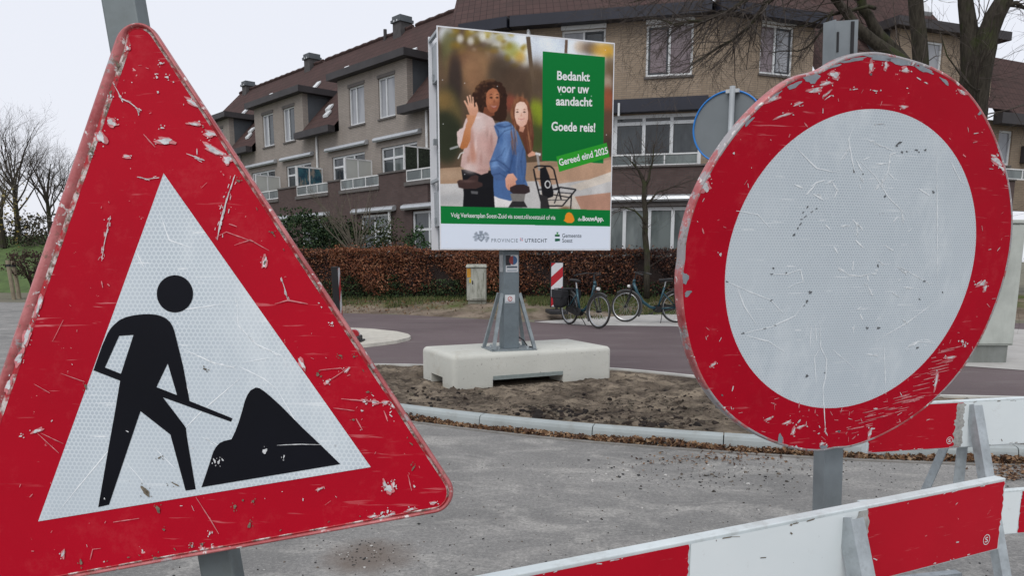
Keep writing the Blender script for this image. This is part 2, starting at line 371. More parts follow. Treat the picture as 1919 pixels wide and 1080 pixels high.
BLK = M('black_sheeting', (.004, .0045, .008), .5, 0, .3, 5, spec=.12)
CHIPW = M('bare_white_film', (.60, .61, .62), .65, 0, .35, 110)
CHIPG = M('bare_grey_metal', (.27, .30, .33), .5, .3, .2, 40)
CHIPB = M('grime_brown', (.16, .135, .10), .9, 0, .5, 120)
SCUFF = M('scuffed_film', (.80, .84, .86), .55, 0, .06, 40)
DENT = M('dent_dirt', (.13, .14, .15), .8, 0, .5, 150)
PINK = M('scratched_pink', (.60, .20, .215), .6, 0, .35, 150)
def rim_mat(name, grey):
    g = NG(name); c = g.mix(g.ramp(g.noise(12, 6, rough=.7), .35, .6), (.30, .03, .035), (.50, .17, .17))
    c = g.mix(g.ramp(g.noise(9, 6, rough=.75), .62 - grey, .66 - grey, 0, .9), c, (.33, .34, .35))
    c = g.mix(g.ramp(g.noise(50, 4, rough=.8), .56, .66, 0, .8), c, (.17, .11, .08))
    c = g.mix(g.ramp(g.noise(85, 3), .62, .68), c, (.66, .62, .60)); g.bump(g.noise(60, 5), .0015, .7)
    return g.out(c, .4, .1, .5)
RIM1, RIM2 = rim_mat('chipped_red_rim', .02), rim_mat('worn_grey_rim', .14)
def seam_mat():
    g = NG('chipped_seam'); c = g.mix(g.ramp(g.noise(110, 4, rough=.7), .42, .58), (.15, .10, .075), (.62, .55, .53))
    c = g.mix(g.ramp(g.noise(38, 4), .44, .54), c, (.40, .02, .03)); g.bump(g.noise(130, 4), .002, .8); return g.out(c, .7)
SEAM = seam_mat()
def rotv(w):
    a = np.linalg.norm(w); k = np.array(w) / a; K = np.array([[0, -k[2], k[1]], [k[2], 0, -k[0]], [-k[1], k[0], 0]])
    return np.eye(3) + math.sin(a) * K + (1 - math.cos(a)) * K @ K
class Plane:
    def __init__(self, R, t): self.R = R; self.t = np.array(t, float); self.n = R @ np.array([0, 1.0, 0])
    def ab(self, u, v):
        r = ray(u, v); X = CAM + r * ((self.t - CAM) @ self.n) / (r @ self.n); q = self.R.T @ (X - self.t); return q[0], q[2]
    clamp = staticmethod(lambda a, b: (a, b))
    def P(self, a, b, y=0.0): return self.t + self.R @ np.array([a, y, b])
def blob(pl, u, v, w, h, ang, y, rng, mb, rag=.35, halo=None, frag=True):
    def one(u, v, w, h, y, mb):
        n = 16; pts = []; ph = [rng.uniform(0, 6.28) for _ in range(3)]; c, s = math.cos(math.radians(ang)), math.sin(math.radians(ang))
        for i in range(n):
            q = 2 * math.pi * i / n; r = 1 + rag * (.5 * math.sin(2 * q + ph[0]) + .45 * math.sin(3 * q + ph[1]) + .35 * math.sin(5 * q + ph[2]) + .5 * (rng.random() - .5))
            x, z = math.cos(q) * w / 2 * r, math.sin(q) * h / 2 * r; pts.append(pl.clamp(*pl.ab(u + x * c - z * s, v + x * s + z * c)))
        if max(np.hypot(p[0] - pts[0][0], p[1] - pts[0][1]) for p in pts) < 1e-4: return
        mb.poly([pts], lambda a, b: pl.P(a, b, y))
    if halo is not None and w * h > 50: one(u + rng.uniform(-1, 1), v + rng.uniform(-1, 1), w * 1.02 + 1.5, h * 1.02 + 1.5, y + .0002, halo)
    one(u, v, w * .74, h * .74, y, mb)
    if frag and w * h > 30:
        for _ in range(rng.randint(1, 4)):
            q = rng.uniform(0, 6.28); one(u + math.cos(q) * (w * .55 + 2.5), v + math.sin(q) * (h * .55 + 2.5), rng.uniform(1, 3), rng.uniform(1, 3), y, mb)
def streak(pl, pts, w, y, rng, mb, step=7):
    if w >= 3:      # a broad scrape is several broken parallel scratches
        P0 = [np.array(p, float) for p in pts]; L0 = sum(np.linalg.norm(b - a) for a, b in zip(P0[:-1], P0[1:])); streak1(pl, pts, w * .42, y, rng, mb, step)
        for _ in range(int(4 + L0 / 7)):
            i = rng.randrange(len(P0) - 1); a, b = P0[i], P0[i + 1]; d = (b - a) / (np.linalg.norm(b - a) + 1e-9); nr = np.array([-d[1], d[0]]); t = rng.random(); c = a + (b - a) * t + nr * rng.gauss(0, w * .42); l = rng.uniform(2, 10); streak1(pl, [c, c + d * l + nr * rng.gauss(0, .8)], rng.uniform(.7, 1.8), y, rng, mb, 4)
    else: streak1(pl, pts, w, y, rng, mb, step)
def streak1(pl, pts, w, y, rng, mb, step=7):
    """ragged line through photo points, w in photo pixels"""
    P = [np.array(p, float) for p in pts]; Q = []
    for a, b in zip(P[:-1], P[1:]):
        m = max(1, int(np.linalg.norm(b - a) / step)); Q += [a + (b - a) * i / m for i in range(m)]
    Q.append(P[-1]); n = len(Q); L = []; Rr = []
    for i, q in enumerate(Q):
        t = Q[min(i + 1, n - 1)] - Q[max(i - 1, 0)]; t = t / (np.linalg.norm(t) + 1e-9); nr = np.array([-t[1], t[0]])
        ww = w / 2 * (.25 + .75 * math.sin(math.pi * (i + .5) / n)) * (.55 + .9 * rng.random()); j = nr * w * .25 * (rng.random() - .5)
        L.append(q + j + nr * ww); Rr.append(q + j - nr * ww)
    V = [pl.P(*pl.clamp(*pl.ab(*p)), y) for p in L + Rr]
    mb.add(V, [(i, i + 1, n + i + 1, n + i) for i in range(n - 1)])
def inter(a, b, c, d):
    a, b, c, d = map(lambda p: np.array(p, float), (a, b, c, d)); A = np.stack([b - a, -(d - c)], 1); s = np.linalg.solve(A, c - a); return a + (b - a) * s[0]

# ------------------------------------------------------------------ roadworks triangle
TP = Plane(rotv([-.1252, -.1312, -.0936]), (-.4138, .9256, 1.2445))
Ll, Rl, Bl = ((204, 117), (-2, 718)), ((315, 97), (814, 860)), ((836, 958), (165, 1079))
sharp = [TP.ab(*inter(*Ll, *Rl)), TP.ab(*inter(*Ll, *Bl)), TP.ab(*inter(*Rl, *Bl))]
def rounded(tri, rad, o, n=10):
    tri = [np.array(p, float) for p in tri]; out = []; c0 = np.mean(tri, 0)
    for i in range(3):
        p = tri[i]; a = tri[i - 1] - p; b = tri[(i + 1) % 3] - p; a /= np.linalg.norm(a); b /= np.linalg.norm(b)
        bis = a + b; bis /= np.linalg.norm(bis); half = math.acos(a @ b) / 2; C = p + bis * rad[i] / math.sin(half)
        na = C - (p + a * ((C - p) @ a)); na = -na / np.linalg.norm(na); nb = C - (p + b * ((C - p) @ b)); nb = -nb / np.linalg.norm(nb)
        a0 = math.atan2(na[1], na[0]); a1 = math.atan2(nb[1], nb[0]); da = (a1 - a0 + math.pi) % (2 * math.pi) - math.pi
        for k in range(n + 1):
            q = a0 + da * k / n; nv = np.array([math.cos(q), math.sin(q)]); fw_ = .55 + 1.05 * min(1, max(0, (-nv[0] - .35) / .5)); out.append(C + (rad[i] + o * fw_) * nv)
    dense = []
    for i in range(len(out)):
        a, b = out[i], out[(i + 1) % len(out)]; m = max(1, int(np.linalg.norm(b - a) / .02)); dense += [a + (b - a) * k / m for k in range(m)]
    return dense
pole_px = ((232, 0), (418, 1080))
OFF = .045
def tpb(u, v):
    r = ray(u, v); t0 = TP.t + TP.n * OFF; return CAM + r * ((t0 - CAM) @ TP.n) / (r @ TP.n)
pa, pb = tpb(*pole_px[0]), tpb(*pole_px[1]); pd = (pb - pa) / np.linalg.norm(pb - pa)
foot = pa + pd * (-(pa[2] - .03) / pd[2]); top = pa - pd * .35
tri = root('roadworks_sign', (foot[0], foot[1], 0), 0, 'scratched red and white triangular warning sign with digging worker on a leaning pole', 'road sign')
RAD = (.029, .034, .026)
def loft(pl, rings, ringf, close=True):
    mb_ = MB(); V = []; n = None
    for o, y in rings:
        L = ringf(o); n = len(L); V += [pl.P(p[0], p[1], y) for p in L]
    return mb_.add(V, [(i * n + j, i * n + (j + 1) % n, (i + 1) * n + (j + 1) % n, (i + 1) * n + j) for i in range(len(rings) - 1) for j in range(n)])
rr = lambda o: rounded(sharp, RAD, o)
def tri_clamp(a, b, m=.006):
    p = np.array([a, b])
    for i in range(3):
        q, r = np.array(sharp[i]), np.array(sharp[(i + 1) % 3]); t = (r - q) / np.linalg.norm(r - q); nrm = np.array([-t[1], t[0]]); c_ = np.array(sharp[(i + 2) % 3]) - q
        if nrm @ c_ < 0: nrm = -nrm
        d_ = nrm @ (p - q)
        if d_ < m: p = p + nrm * (m - d_)
    return p[0], p[1]
TP.clamp = tri_clamp
m_ = MB(); m_.poly([[tuple(p) for p in rr(-.0115)]], lambda a, b: TP.P(a, b, 0)); face = mk('red_face', m_, RED1, tri)
m_ = MB(); m_.poly([[tuple(p) for p in rr(-.012)]], lambda a, b: TP.P(a, b, .004)); mk('back_plate', m_, CHIPG, tri)
rim = mk('rim', loft(TP, [(-.0075, .0012), (-.0055, -.0022), (-.002, -.003), (.0005, -.001), (.001, .002), (.0008, .005), (.0, .007), (-.003, .008)], rr), RIM1, tri, smooth=True)
mk('edge_seam', loft(TP, [(-.0125, -.0002), (-.0105, -.0010), (-.009, .0006), (-.0074, .0012)], rr), SEAM, tri)
inn = [TP.ab(307, 325), TP.ab(72, 978), TP.ab(695, 876)]
m_ = MB(); m_.poly([inn], lambda a, b: TP.P(a, b, -.0005)); mk('white_field', m_, WHT1, tri)
c2 = lambda L: [TP.ab(x / 2, 540 + y / 2) for x, y in L]
body = c2([(430, 137), (450, 120), (475, 109), (500, 103), (530, 99), (560, 98), (585, 100), (605, 105), (624, 114), (639, 128), (649, 145), (656, 165), (687, 290), (712, 424), (873, 489), (867, 502), (612, 410), (692, 515), (698, 525), (702, 560), (735, 755), (697, 760), (640, 550), (528, 462), (410, 813), (370, 822), (410, 590), (432, 468), (452, 348), (352, 309), (383, 220), (405, 170), (416, 152)])
hole1 = c2([(448, 180), (502, 176), (455, 322), (395, 298)]); hole2 = c2([(630, 283), (665, 402), (588, 372)])
m_ = MB(); m_.poly([body, hole1, hole2], lambda a, b: TP.P(a, b, -.0010)); mk('worker_symbol', m_, BLK, tri)
m_ = MB(); m_.poly([[TP.ab(328.5 + 34 * math.cos(q), 551 + 35 * math.sin(q)) for q in np.linspace(0, 2 * math.pi, 41)[:-1]]], lambda a, b: TP.P(a, b, -.0010)); mk('head_symbol', m_, BLK, tri)
c3 = lambda L: [TP.ab(240 + x / 2.7, 560 + y / 2.7) for x, y in L]
m_ = MB(); m_.poly([c3([(373, 955), (395, 893), (425, 800), (433, 775), (446, 752), (466, 730), (490, 720), (525, 712), (545, 670), (563, 622), (580, 565), (592, 520), (605, 488), (622, 464), (648, 450), (668, 454), (692, 470), (730, 502), (780, 548), (880, 650), (980, 745), (1075, 838)])], lambda a, b: TP.P(a, b, -.0010)); mk('heap_symbol', m_, BLK, tri)
rng = random.Random(4)
cw, cb, cs, cp = MB(), MB(), MB(), MB()
YC = -.0014
for a in [(310, 265, 32, 13, 8), (210, 230, 22, 13, 20), (190, 258, 14, 30, -35), (362, 193, 30, 8, 28), (365, 233, 28, 5, 10), (395, 251, 26, 10, 15), (240, 91, 8, 9, 30), (238, 293, 12, 6, 0), (402, 282, 40, 14, 27), (427, 300, 20, 16, 40), (75, 570, 10, 36, 15), (52, 630, 12, 34, 20), (37, 672, 12, 30, 20), (17, 722, 9, 30, 15), (497, 492, 9, 22, 15), (729, 916, 22, 13, 20), (722, 908, 6, 16, -20), (738, 908, 5, 12, 20), (600, 917, 13, 4, -20), (703, 754, 14, 8, 5), (722, 755, 15, 6, 5), (683, 752, 8, 7, 0), (737, 761, 7, 9, 0), (679, 770, 7, 4, 0), (614, 716, 10, 6, -25), (651, 694, 14, 4, -45), (566, 682, 8, 26, -30), (71, 808, 20, 7, -25), (119, 1039, 6, 15, 15), (394, 1000, 4, 9, 5), (268, 1032, 4, 5, 0), (40, 818, 8, 4, 0), (497, 846, 14, 11, -20), (533, 856, 4, 8, 20), (403, 864, 4, 14, -30), (411, 866, 5, 12, 30), (418, 862, 3, 9, -30), (727, 959, 6, 8, 0), (735, 964, 12, 5, -15), (718, 968, 8, 6, -15), (716, 962, 5, 10, 20), (777, 912, 5, 6, 0), (197, 935, 4, 4, 0), (240, 809, 7, 3, 20), (295, 145, 5, 7, 0), (314, 145, 8, 6, 0), (297, 173, 6, 5, 0), (305, 240, 8, 5, 0), (362, 840, 4, 3, 0), (812, 943, 14, 4, -10), (770, 955, 20, 4, -12), (700, 968, 16, 5, -10), (325, 1058, 24, 5, -12), (310, 1050, 14, 7, -20), (380, 1032, 8, 16, 10), (400, 1030, 6, 14, -20), (372, 1038, 14, 5, -10), (228, 1068, 10, 6, 0)]:
    blob(TP, *a, YC, rng, cw, .45, None if 390 < a[0] < 640 and 800 < a[1] < 880 else cp)
for a in [(222, 122, 8, 12, 0), (208, 174, 6, 12, 20), (497, 493, 4, 14, 15), (596, 702, 9, 9, 20), (639, 667, 9, 5, 20), (153, 1054, 6, 15, 0), (308, 993, 6, 6, 0), (292, 1046, 9, 6, 20), (272, 920, 11, 26, -28), (278, 925, 9, 16, -10), (297, 955, 9, 20, -30), (162, 725, 5, 14, 0), (300, 858, 9, 4, -30), (385, 692, 9, 5, 10), (441, 950, 8, 10, 0), (468, 985, 8, 14, 30), (640, 1000, 18, 6, -10), (560, 1005, 26, 7, -12), (663, 787, 6, 6, 0), (775, 878, 4, 16, 30), (690, 735, 8, 5, 0), (456, 938, 6, 5, 0), (475, 940, 8, 6, 0), (330, 908, 26, 3, 25)]:
    blob(TP, *a, YC - .0001, rng, cb)
for p, w in [([(441, 328), (428, 368), (416, 410), (408, 450)], 8), ([(192, 490), (196, 460), (208, 405)], 4), ([(212, 155), (222, 172), (228, 185), (244, 192), (260, 205), (260, 212)], 4), ([(258, 332), (278, 336), (300, 333)], 3), ([(350, 288), (380, 300)], 4), ([(368, 932), (390, 966), (411, 1001)], 1.6), ([(72, 813), (112, 850)], 1.4), ([(78, 812), (120, 832)], 1.4), ([(213, 979), (262, 972)], 1.6), ([(170, 1050), (175, 1030), (190, 1028)], 1.4), ([(528, 520), (534, 540), (540, 562)], 5), ([(516, 570), (540, 563), (578, 570)], 2), ([(440, 460), (470, 450), (505, 470)], 1.6), ([(655, 689), (620, 712)], 1.6), ([(720, 770), (727, 790)], 2.4), ([(668, 785), (680, 806)], 2), ([(765, 890), (772, 920)], 1.6), ([(520, 835), (560, 833), (603, 834)], 1.8), ([(640, 748), (690, 752), (735, 758)], 2.2), ([(625, 765), (665, 770)], 1.6), ([(600, 694), (640, 690), (650, 700)], 1.4), ([(430, 420), (445, 425)], 2), ([(270, 252), (292, 276)], 1.8), ([(100, 640), (120, 600)], 1.4), ([(115, 700), (160, 716)], 1.2), ([(65, 720), (95, 737)], 1.2), ([(405, 445), (425, 435), (480, 455)], 1.5)]:
    streak(TP, p, w, YC, rng, cp if w < 3 and p[0] != (520, 835) else cw)
for p, w in [([(445, 560), (447, 610), (480, 645), (530, 668), (545, 700)], 3.5), ([(345, 655), (400, 680), (440, 690)], 5), ([(450, 688), (495, 710), (520, 730)], 2), ([(300, 400), (318, 450), (360, 465)], 2), ([(255, 470), (270, 500)], 2), ([(110, 960), (150, 910), (200, 850), (240, 800)], 2), ([(330, 820), (380, 770), (450, 710)], 1.8), ([(240, 870), (270, 905)], 1.8), ([(340, 700), (355, 735), (340, 760)], 1.6), ([(455, 680), (510, 670)], 1.6), ([(300, 570), (350, 580), (420, 570)], 1.8), ([(380, 820), (420, 840)], 3), ([(520, 730), (560, 800), (600, 840)], 1.6), ([(290, 840), (330, 880)], 1.4)]:
    streak(TP, p, w, -.0008, rng, cs)
def in_tri(u, v): return True
for i in range(55):     # fine random nicks over the red border
    e = rng.random()
    if e < .33: t = rng.random(); u, v = 225 - 225 * t + 20 + rng.random() * 80, 90 + 880 * t
    elif e < .66: t = rng.random(); u, v = 290 + 520 * t - rng.random() * 90 + 10, 110 + 790 * t
    else: t = rng.random(); u, v = 60 + 730 * t, 1050 - 115 * t - rng.random() * 70 - 5
    a = rng.uniform(-1.6, 1.6); L = rng.uniform(3, 12) * rng.choice((.4, .7, 1.5))
    streak(TP, [(u, v), (u + L * math.cos(a), v + L * math.sin(a))], rng.uniform(.7, 2.0), YC, rng, cp if rng.random() < .65 else cw, 4)
for i in range(46):      # worn white nicks hugging the rim
    e = rng.random(); t = rng.random()
    if e < .4: p = (310 + 494 * t - 9, 112 + 752 * t + 4)
    elif e < .7: p = (820 - 640 * t, 950 + 114 * t - 8)
    else: p = (212 - 200 * t + 14, 130 + 580 * t)
    blob(TP, p[0], p[1], rng.uniform(2, 7), rng.uniform(2, 9), rng.uniform(0, 180), YC, rng, cw if rng.random() < .6 else cb, .5)
chips = mk('paint_chips', cw, CHIPW, tri, kind='stuff'); mk('grime_spots', cb, CHIPB, tri, kind='stuff')
mk('scratches', cp, PINK, tri, kind='stuff'); mk('scuff_marks', cs, SCUFF, tri, kind='stuff')
m_ = MB(); m_.bar(top, foot, .046, .03, up=TP.n); mk('pole', m_, DARKSTEEL, tri, bevel=.003)
for q in (.0, -.22):
    m_ = MB(); c = TP.P(*TP.ab(300, 400), .015) + TP.R @ np.array([.02, .012, q - .1]); m_.bar(c - TP.R @ np.array([.05, 0, 0]), c + TP.R @ np.array([.05, 0, 0]), .025, .012); mk('clamp', m_, GALV, tri)
m_ = MB(); m_.box(foot[0] - .2, foot[0] + .2, foot[1] - .38, foot[1] + .38, .006, .12); mk('rubber_base', m_, BLACK, tri, bevel=.02)

# ------------------------------------------------------------------ round closed-road sign
cz, sz = math.cos(.286), math.sin(.286); cx_, sx_ = math.cos(.1), math.sin(.1)
DP = Plane(np.array([[cz, -sz, 0], [sz, cz, 0], [0, 0, 1.0]]) @ np.array([[1, 0, 0], [0, cx_, -sx_], [0, sx_, cx_]]), (.700, 1.538, 1.387))
def dent(q):   # the rim is knocked in here and there
    w = lambda c, s: math.exp(-(((q - c + math.pi) % (2 * math.pi) - math.pi) / s) ** 2)
    return -.010 * w(math.radians(112), .10) + .006 * w(math.radians(95), .16) + .004 * w(math.radians(60), .3) - .004 * w(math.radians(-88), .06) - .003 * w(math.radians(178), .05) + .0015 * math.sin(7 * q)
RD, RI = .398, .3015
def disc_clamp(a, b):
    q = math.atan2(b, a); r = math.hypot(a, b); m = RD + dent(q) - .003; return (a, b) if r <= m else (a * m / r, b * m / r)
DP.clamp = disc_clamp
circ = lambda o: [(( RD + o + dent(q)) * math.cos(q), (RD + o + dent(q)) * math.sin(q)) for q in np.linspace(0, 2 * math.pi, 181)[:-1]]
pt, pbm = (1586, 38), (1558, 950)
def dpb(u, v):
    t0 = DP.t + DP.n * .045; r = ray(u, v); return CAM + r * ((t0 - CAM) @ DP.n) / (r @ DP.n)
a_, b_ = dpb(*pt), dpb(*pbm); d_ = (b_ - a_) / np.linalg.norm(b_ - a_); dfoot = a_ + d_ * (-(a_[2] - .03) / d_[2])
dsc = root('closed_road_sign', (dfoot[0], dfoot[1], 0), 0, 'battered round red sign with blank white centre on a grey pole', 'road sign')
m_ = MB(); m_.poly([circ(-.005), [(RI * math.cos(q), RI * math.sin(q)) for q in np.linspace(0, 2 * math.pi, 121)[:-1]]], lambda a, b: DP.P(a, b, 0)); mk('red_ring', m_, RED2, dsc)
m_ = MB(); m_.poly([[(RI * math.cos(q), RI * math.sin(q)) for q in np.linspace(0, 2 * math.pi, 121)[:-1]]], lambda a, b: DP.P(a, b, 0)); mk('white_disc', m_, WHT2, dsc)
m_ = MB(); m_.poly([circ(-.006)], lambda a, b: DP.P(a, b, .003)); mk('back_plate', m_, CHIPG, dsc)
mk('rim', loft(DP, [(-.0052, -.0002), (-.003, -.0008), (-.0008, -.0002), (.0004, .002), (.001, .008), (.002, .018), (.0015, .021), (-.002, .021)], circ), RIM2, dsc, smooth=True)
cw, cg, cb, cs, cp = MB(), MB(), MB(), MB(), MB(); rng = random.Random(11)
for a in [(1564, 140, 20, 14, -10), (1527, 169, 24, 10, -8), (1547, 156, 26, 6, -12), (1448, 185, 26, 8, -28), (1549, 176, 22, 3, -35), (1552, 182, 18, 2.5, -35), (1496, 194, 20, 4, -22), (1468, 216, 30, 4, -18), (1321, 350, 22, 19, 10), (1327, 331, 11, 7, -30), (1306, 355, 6, 4, 0), (1375, 287, 4, 7, 20), (1632, 124, 8, 20, 10), (1660, 122, 8, 14, 0), (1697, 131, 16, 9, 15), (1712, 118, 14, 6, -40), (1693, 200, 15, 5, 12), (1803, 172, 18, 6, 35), (1868, 302, 10, 32, -48), (1877, 315, 6, 18, -40), (1862, 292, 10, 5, 20), (1894, 335, 4, 14, 0), (1754, 714, 5, 32, 8), (1841, 531, 17, 8, -30), (1846, 540, 7, 12, 20), (1834, 530, 14, 3, -40), (1630, 813, 6, 17, 15), (1635, 804, 12, 4, -10), (1487, 808, 6, 14, 20), (1475, 792, 16, 4, -20), (1440, 785, 14, 4, -25), (1500, 800, 18, 4, -15), (1295, 672, 6, 14, 0), (1336, 684, 12, 5, -35), (1288, 648, 4, 9, 0), (1357, 765, 5, 8, 10), (1382, 797, 10, 4, 35), (1492, 838, 8, 6, 0), (1560, 845, 14, 4, 10), (1540, 832, 12, 5, -40), (1596, 846, 8, 4, 0), (1803, 640, 8, 6, 0), (1782, 670, 18, 4, -10), (1808, 648, 5, 8, 20), (1350, 477, 5, 10, 20), (1545, 845, 4, 8, 0), (1700, 90 + 75, 4, 3, 0), (1735, 155, 10, 3, 20), (1640, 170, 14, 3, 5), (1602, 167, 12, 3, -5), (1650, 232, 14, 2.5, -8)]:
    blob(DP, *a, -.0007, rng, cw, .45, cp)
for a in [(1284, 522, 15, 34, 5), (1289, 550, 18, 14, -20), (1462, 824, 14, 22, 0), (1664, 818, 14, 18, 35), (1543, 838, 18, 12, 0), (1606, 840, 56, 8, -5), (1897, 475, 7, 16, 0), (1836, 212, 8, 10, 40), (1790, 735, 10, 8, -40), (1522, 146, 44, 22, -25), (1488, 160, 34, 13, -30), (1690, 116, 70, 17, 12), (1650, 108, 80, 12, 4), (1732, 130, 46, 12, 25), (1600, 112, 60, 9, -8), (1560, 124, 40, 8, -16), (1770, 152, 30, 8, 35), (1900, 478, 6, 10, 0), (1452, 180, 40, 8, -35), (1404, 228, 40, 6, -45)]:
    blob(DP, *a, -.0005, rng, cg, .4, None, False)
for a in [(1512, 705, 9, 8, 0), (1545, 699, 4, 4, 0), (1362, 528, 6, 5, 20), (1445, 563, 7, 4, -30), (1449, 503, 7, 5, -30), (1446, 514, 7, 4, 0), (1473, 512, 7, 4, -20), (1518, 548, 8, 12, 20), (1512, 565, 7, 9, 20), (1507, 573, 5, 3, -30), (1392, 625, 9, 4, -20), (1433, 616, 9, 3, -20), (1452, 610, 6, 3, 0), (1645, 498, 5, 10, 10), (1732, 527, 6, 6, 0), (1723, 561, 6, 4, 30), (1766, 548, 4, 5, 0), (1625, 615, 9, 6, 0), (1646, 615, 8, 8, 0), (1719, 652, 8, 6, -20), (1685, 268, 16, 7, -35), (1680, 273, 8, 6, 0), (1690, 285, 7, 6, 0), (1699, 284, 6, 4, 0), (1717, 281, 9, 5, 20), (1722, 285, 5, 4, 0), (1734, 281, 7, 6, 0), (1600, 321, 5, 9, -15), (1617, 326, 5, 4, 0), (1749, 360, 7, 8, 0), (1658, 368, 6, 7, 0), (1488, 440, 12, 5, -50), (1495, 428, 8, 4, -50), (1500, 420, 12, 3, -45), (1509, 406, 10, 3, -40), (1513, 388, 8, 4, -45), (1521, 397, 8, 3, -30), (1530, 391, 7, 3, -30), (1505, 398, 8, 3, -60), (1502, 411, 6, 3, -10), (1353, 741, 6, 5, 0), (1632, 139, 6, 9, 0), (1572, 809, 8, 7, 0)]:
    blob(DP, a[0], a[1], a[2] * .85, a[3] * .8, a[4], -.0007, rng, cb, .45, None, False)
for p, w in [([(1536, 601), (1538, 651), (1549, 674), (1547, 707), (1542, 729), (1547, 814)], 1.8), ([(1628, 262), (1650, 272), (1680, 285), (1668, 290), (1664, 320), (1655, 340), (1640, 352)], 4), ([(1598, 240), (1590, 262), (1597, 300), (1602, 325)], 2), ([(1362, 528), (1400, 545), (1445, 563), (1468, 588)], 2), ([(1380, 535), (1395, 575), (1417, 608)], 1.6), ([(1392, 625), (1445, 613), (1490, 592), (1505, 570)], 2), ([(1400, 630), (1440, 640), (1470, 660)], 2.2), ([(1490, 255 + 20), (1530, 315), (1560, 322), (1575, 318)], 2), ([(1570, 500), (1590, 515), (1612, 518), (1642, 510)], 4), ([(1680, 500), (1700, 508), (1732, 527), (1745, 532)], 3), ([(1446, 514), (1475, 514), (1500, 505), (1505, 528), (1490, 532), (1476, 540)], 2), ([(1755, 280), (1757, 535)], 1.4), ([(1656, 640), (1660, 740)], 1.4), ([(1560, 655), (1600, 690)], 1.4), ([(1640, 640), (1700, 605), (1760, 560)], 1.4), ([(1530, 720), (1528, 700), (1526, 670), (1535, 655)], 1.6), ([(1545, 345), (1560, 340), (1570, 360)], 3), ([(1520, 350), (1530, 342), (1545, 338)], 2.5), ([(1780, 300), (1800, 340), (1815, 350)], 1.6), ([(1695, 655), (1720, 640), (1745, 642)], 5), ([(1380, 395), (1420, 402), (1445, 430)], 1.6), ([(1610, 300), (1640, 330), (1665, 370), (1700, 405)], 1.4), ([(1520, 610), (1518, 650)], 1.6), ([(1528, 608), (1530, 640)], 1.6)]:
    streak(DP, p, w, -.0005, rng, cs)
for _ in range(46):      # pale smear marks clustered in the middle of the disc
    u, v = rng.gauss(1610, 70), rng.gauss(420, 110); a = rng.uniform(-3, 3); L = rng.uniform(6, 26)
    if (u - 1590) ** 2 / 225 ** 2 + (v - 489) ** 2 / 265 ** 2 < .85: streak(DP, [(u, v), (u + L * math.cos(a), v + L * math.sin(a))], rng.uniform(1.2, 4), -.0005, rng, cs, 5)
for _ in range(60):      # diagonal drag marks, lower right of the ring
    t = rng.random(); u, v = 1580 + 190 * t + rng.gauss(0, 8), 800 - 120 * t * t - 18 * t + rng.gauss(0, 9)
    L = rng.uniform(8, 40); streak(DP, [(u, v), (u + L * .97, v - L * .22)], rng.uniform(.8, 2.2), -.0006, rng, cp, 6)
for _ in range(90):
    q = rng.uniform(0, 2 * math.pi) if rng.random() < .45 else rng.gauss(math.radians(-95), .35); r_ = rng.uniform(RI + .006, RD - .012)
    a, b = r_ * math.cos(q), r_ * math.sin(q); X = DP.P(a, b) - CAM
    zc = X[1] * math.cos(TH) - X[2] * math.sin(TH); yc = X[1] * math.sin(TH) + X[2] * math.cos(TH); u, v = CX + F * X[0] / zc, CY - F * yc / zc
    an = rng.uniform(-1.6, 1.6); L = rng.uniform(2, 11); streak(DP, [(u, v), (u + L * math.cos(an), v + L * math.sin(an))], rng.uniform(.7, 2.3), -.0006, rng, cp if rng.random() < .6 else cw, 4)
mk('paint_chips', cw, CHIPW, dsc, kind='stuff'); mk('bare_metal_patches', cg, CHIPG, dsc, kind='stuff'); mk('dents', cb, DENT, dsc, kind='stuff')
mk('scuff_marks', cs, SCUFF, dsc, kind='stuff'); mk('scratches', cp, PINK, dsc, kind='stuff')
ex = DP.R @ np.array([1.0, 0, 0])
m_ = MB(); m_.bar(a_, dfoot, .050, .006, up=DP.n)
for s in (-1, 1): m_.bar(a_ + ex * s * .023 + DP.n * .018, dfoot + ex * s * .023 + DP.n * .018, .004, .032, up=DP.n)
mk('pole', m_, M('pole_galvanised', (.27, .30, .315), .5, .35, .2, 10), dsc)
m_ = MB(); c = a_ + d_ * .035 + ex * .012 - DP.n * .0035; m_.bar(c - d_ * .034, c + d_ * .034, .007, .002, up=DP.n)
c = a_ + d_ * .04 - ex * .021 - DP.n * .0035; m_.bar(c - d_ * .018, c + d_ * .018, .004, .002, up=DP.n); mk('slot', m_, BLACK, dsc)
for q in (.2, -.2): c = DP.P(-.005, q, .025); mk('clamp', MB().bar(c - ex * .06, c + ex * .06, .03, .012), GALV, dsc)
m_ = MB(); m_.box(dfoot[0] - .22, dfoot[0] + .22, dfoot[1] - .02, dfoot[1] + .6, .006, .11); mk('rubber_base', m_, BLACK, dsc, bevel=.02)
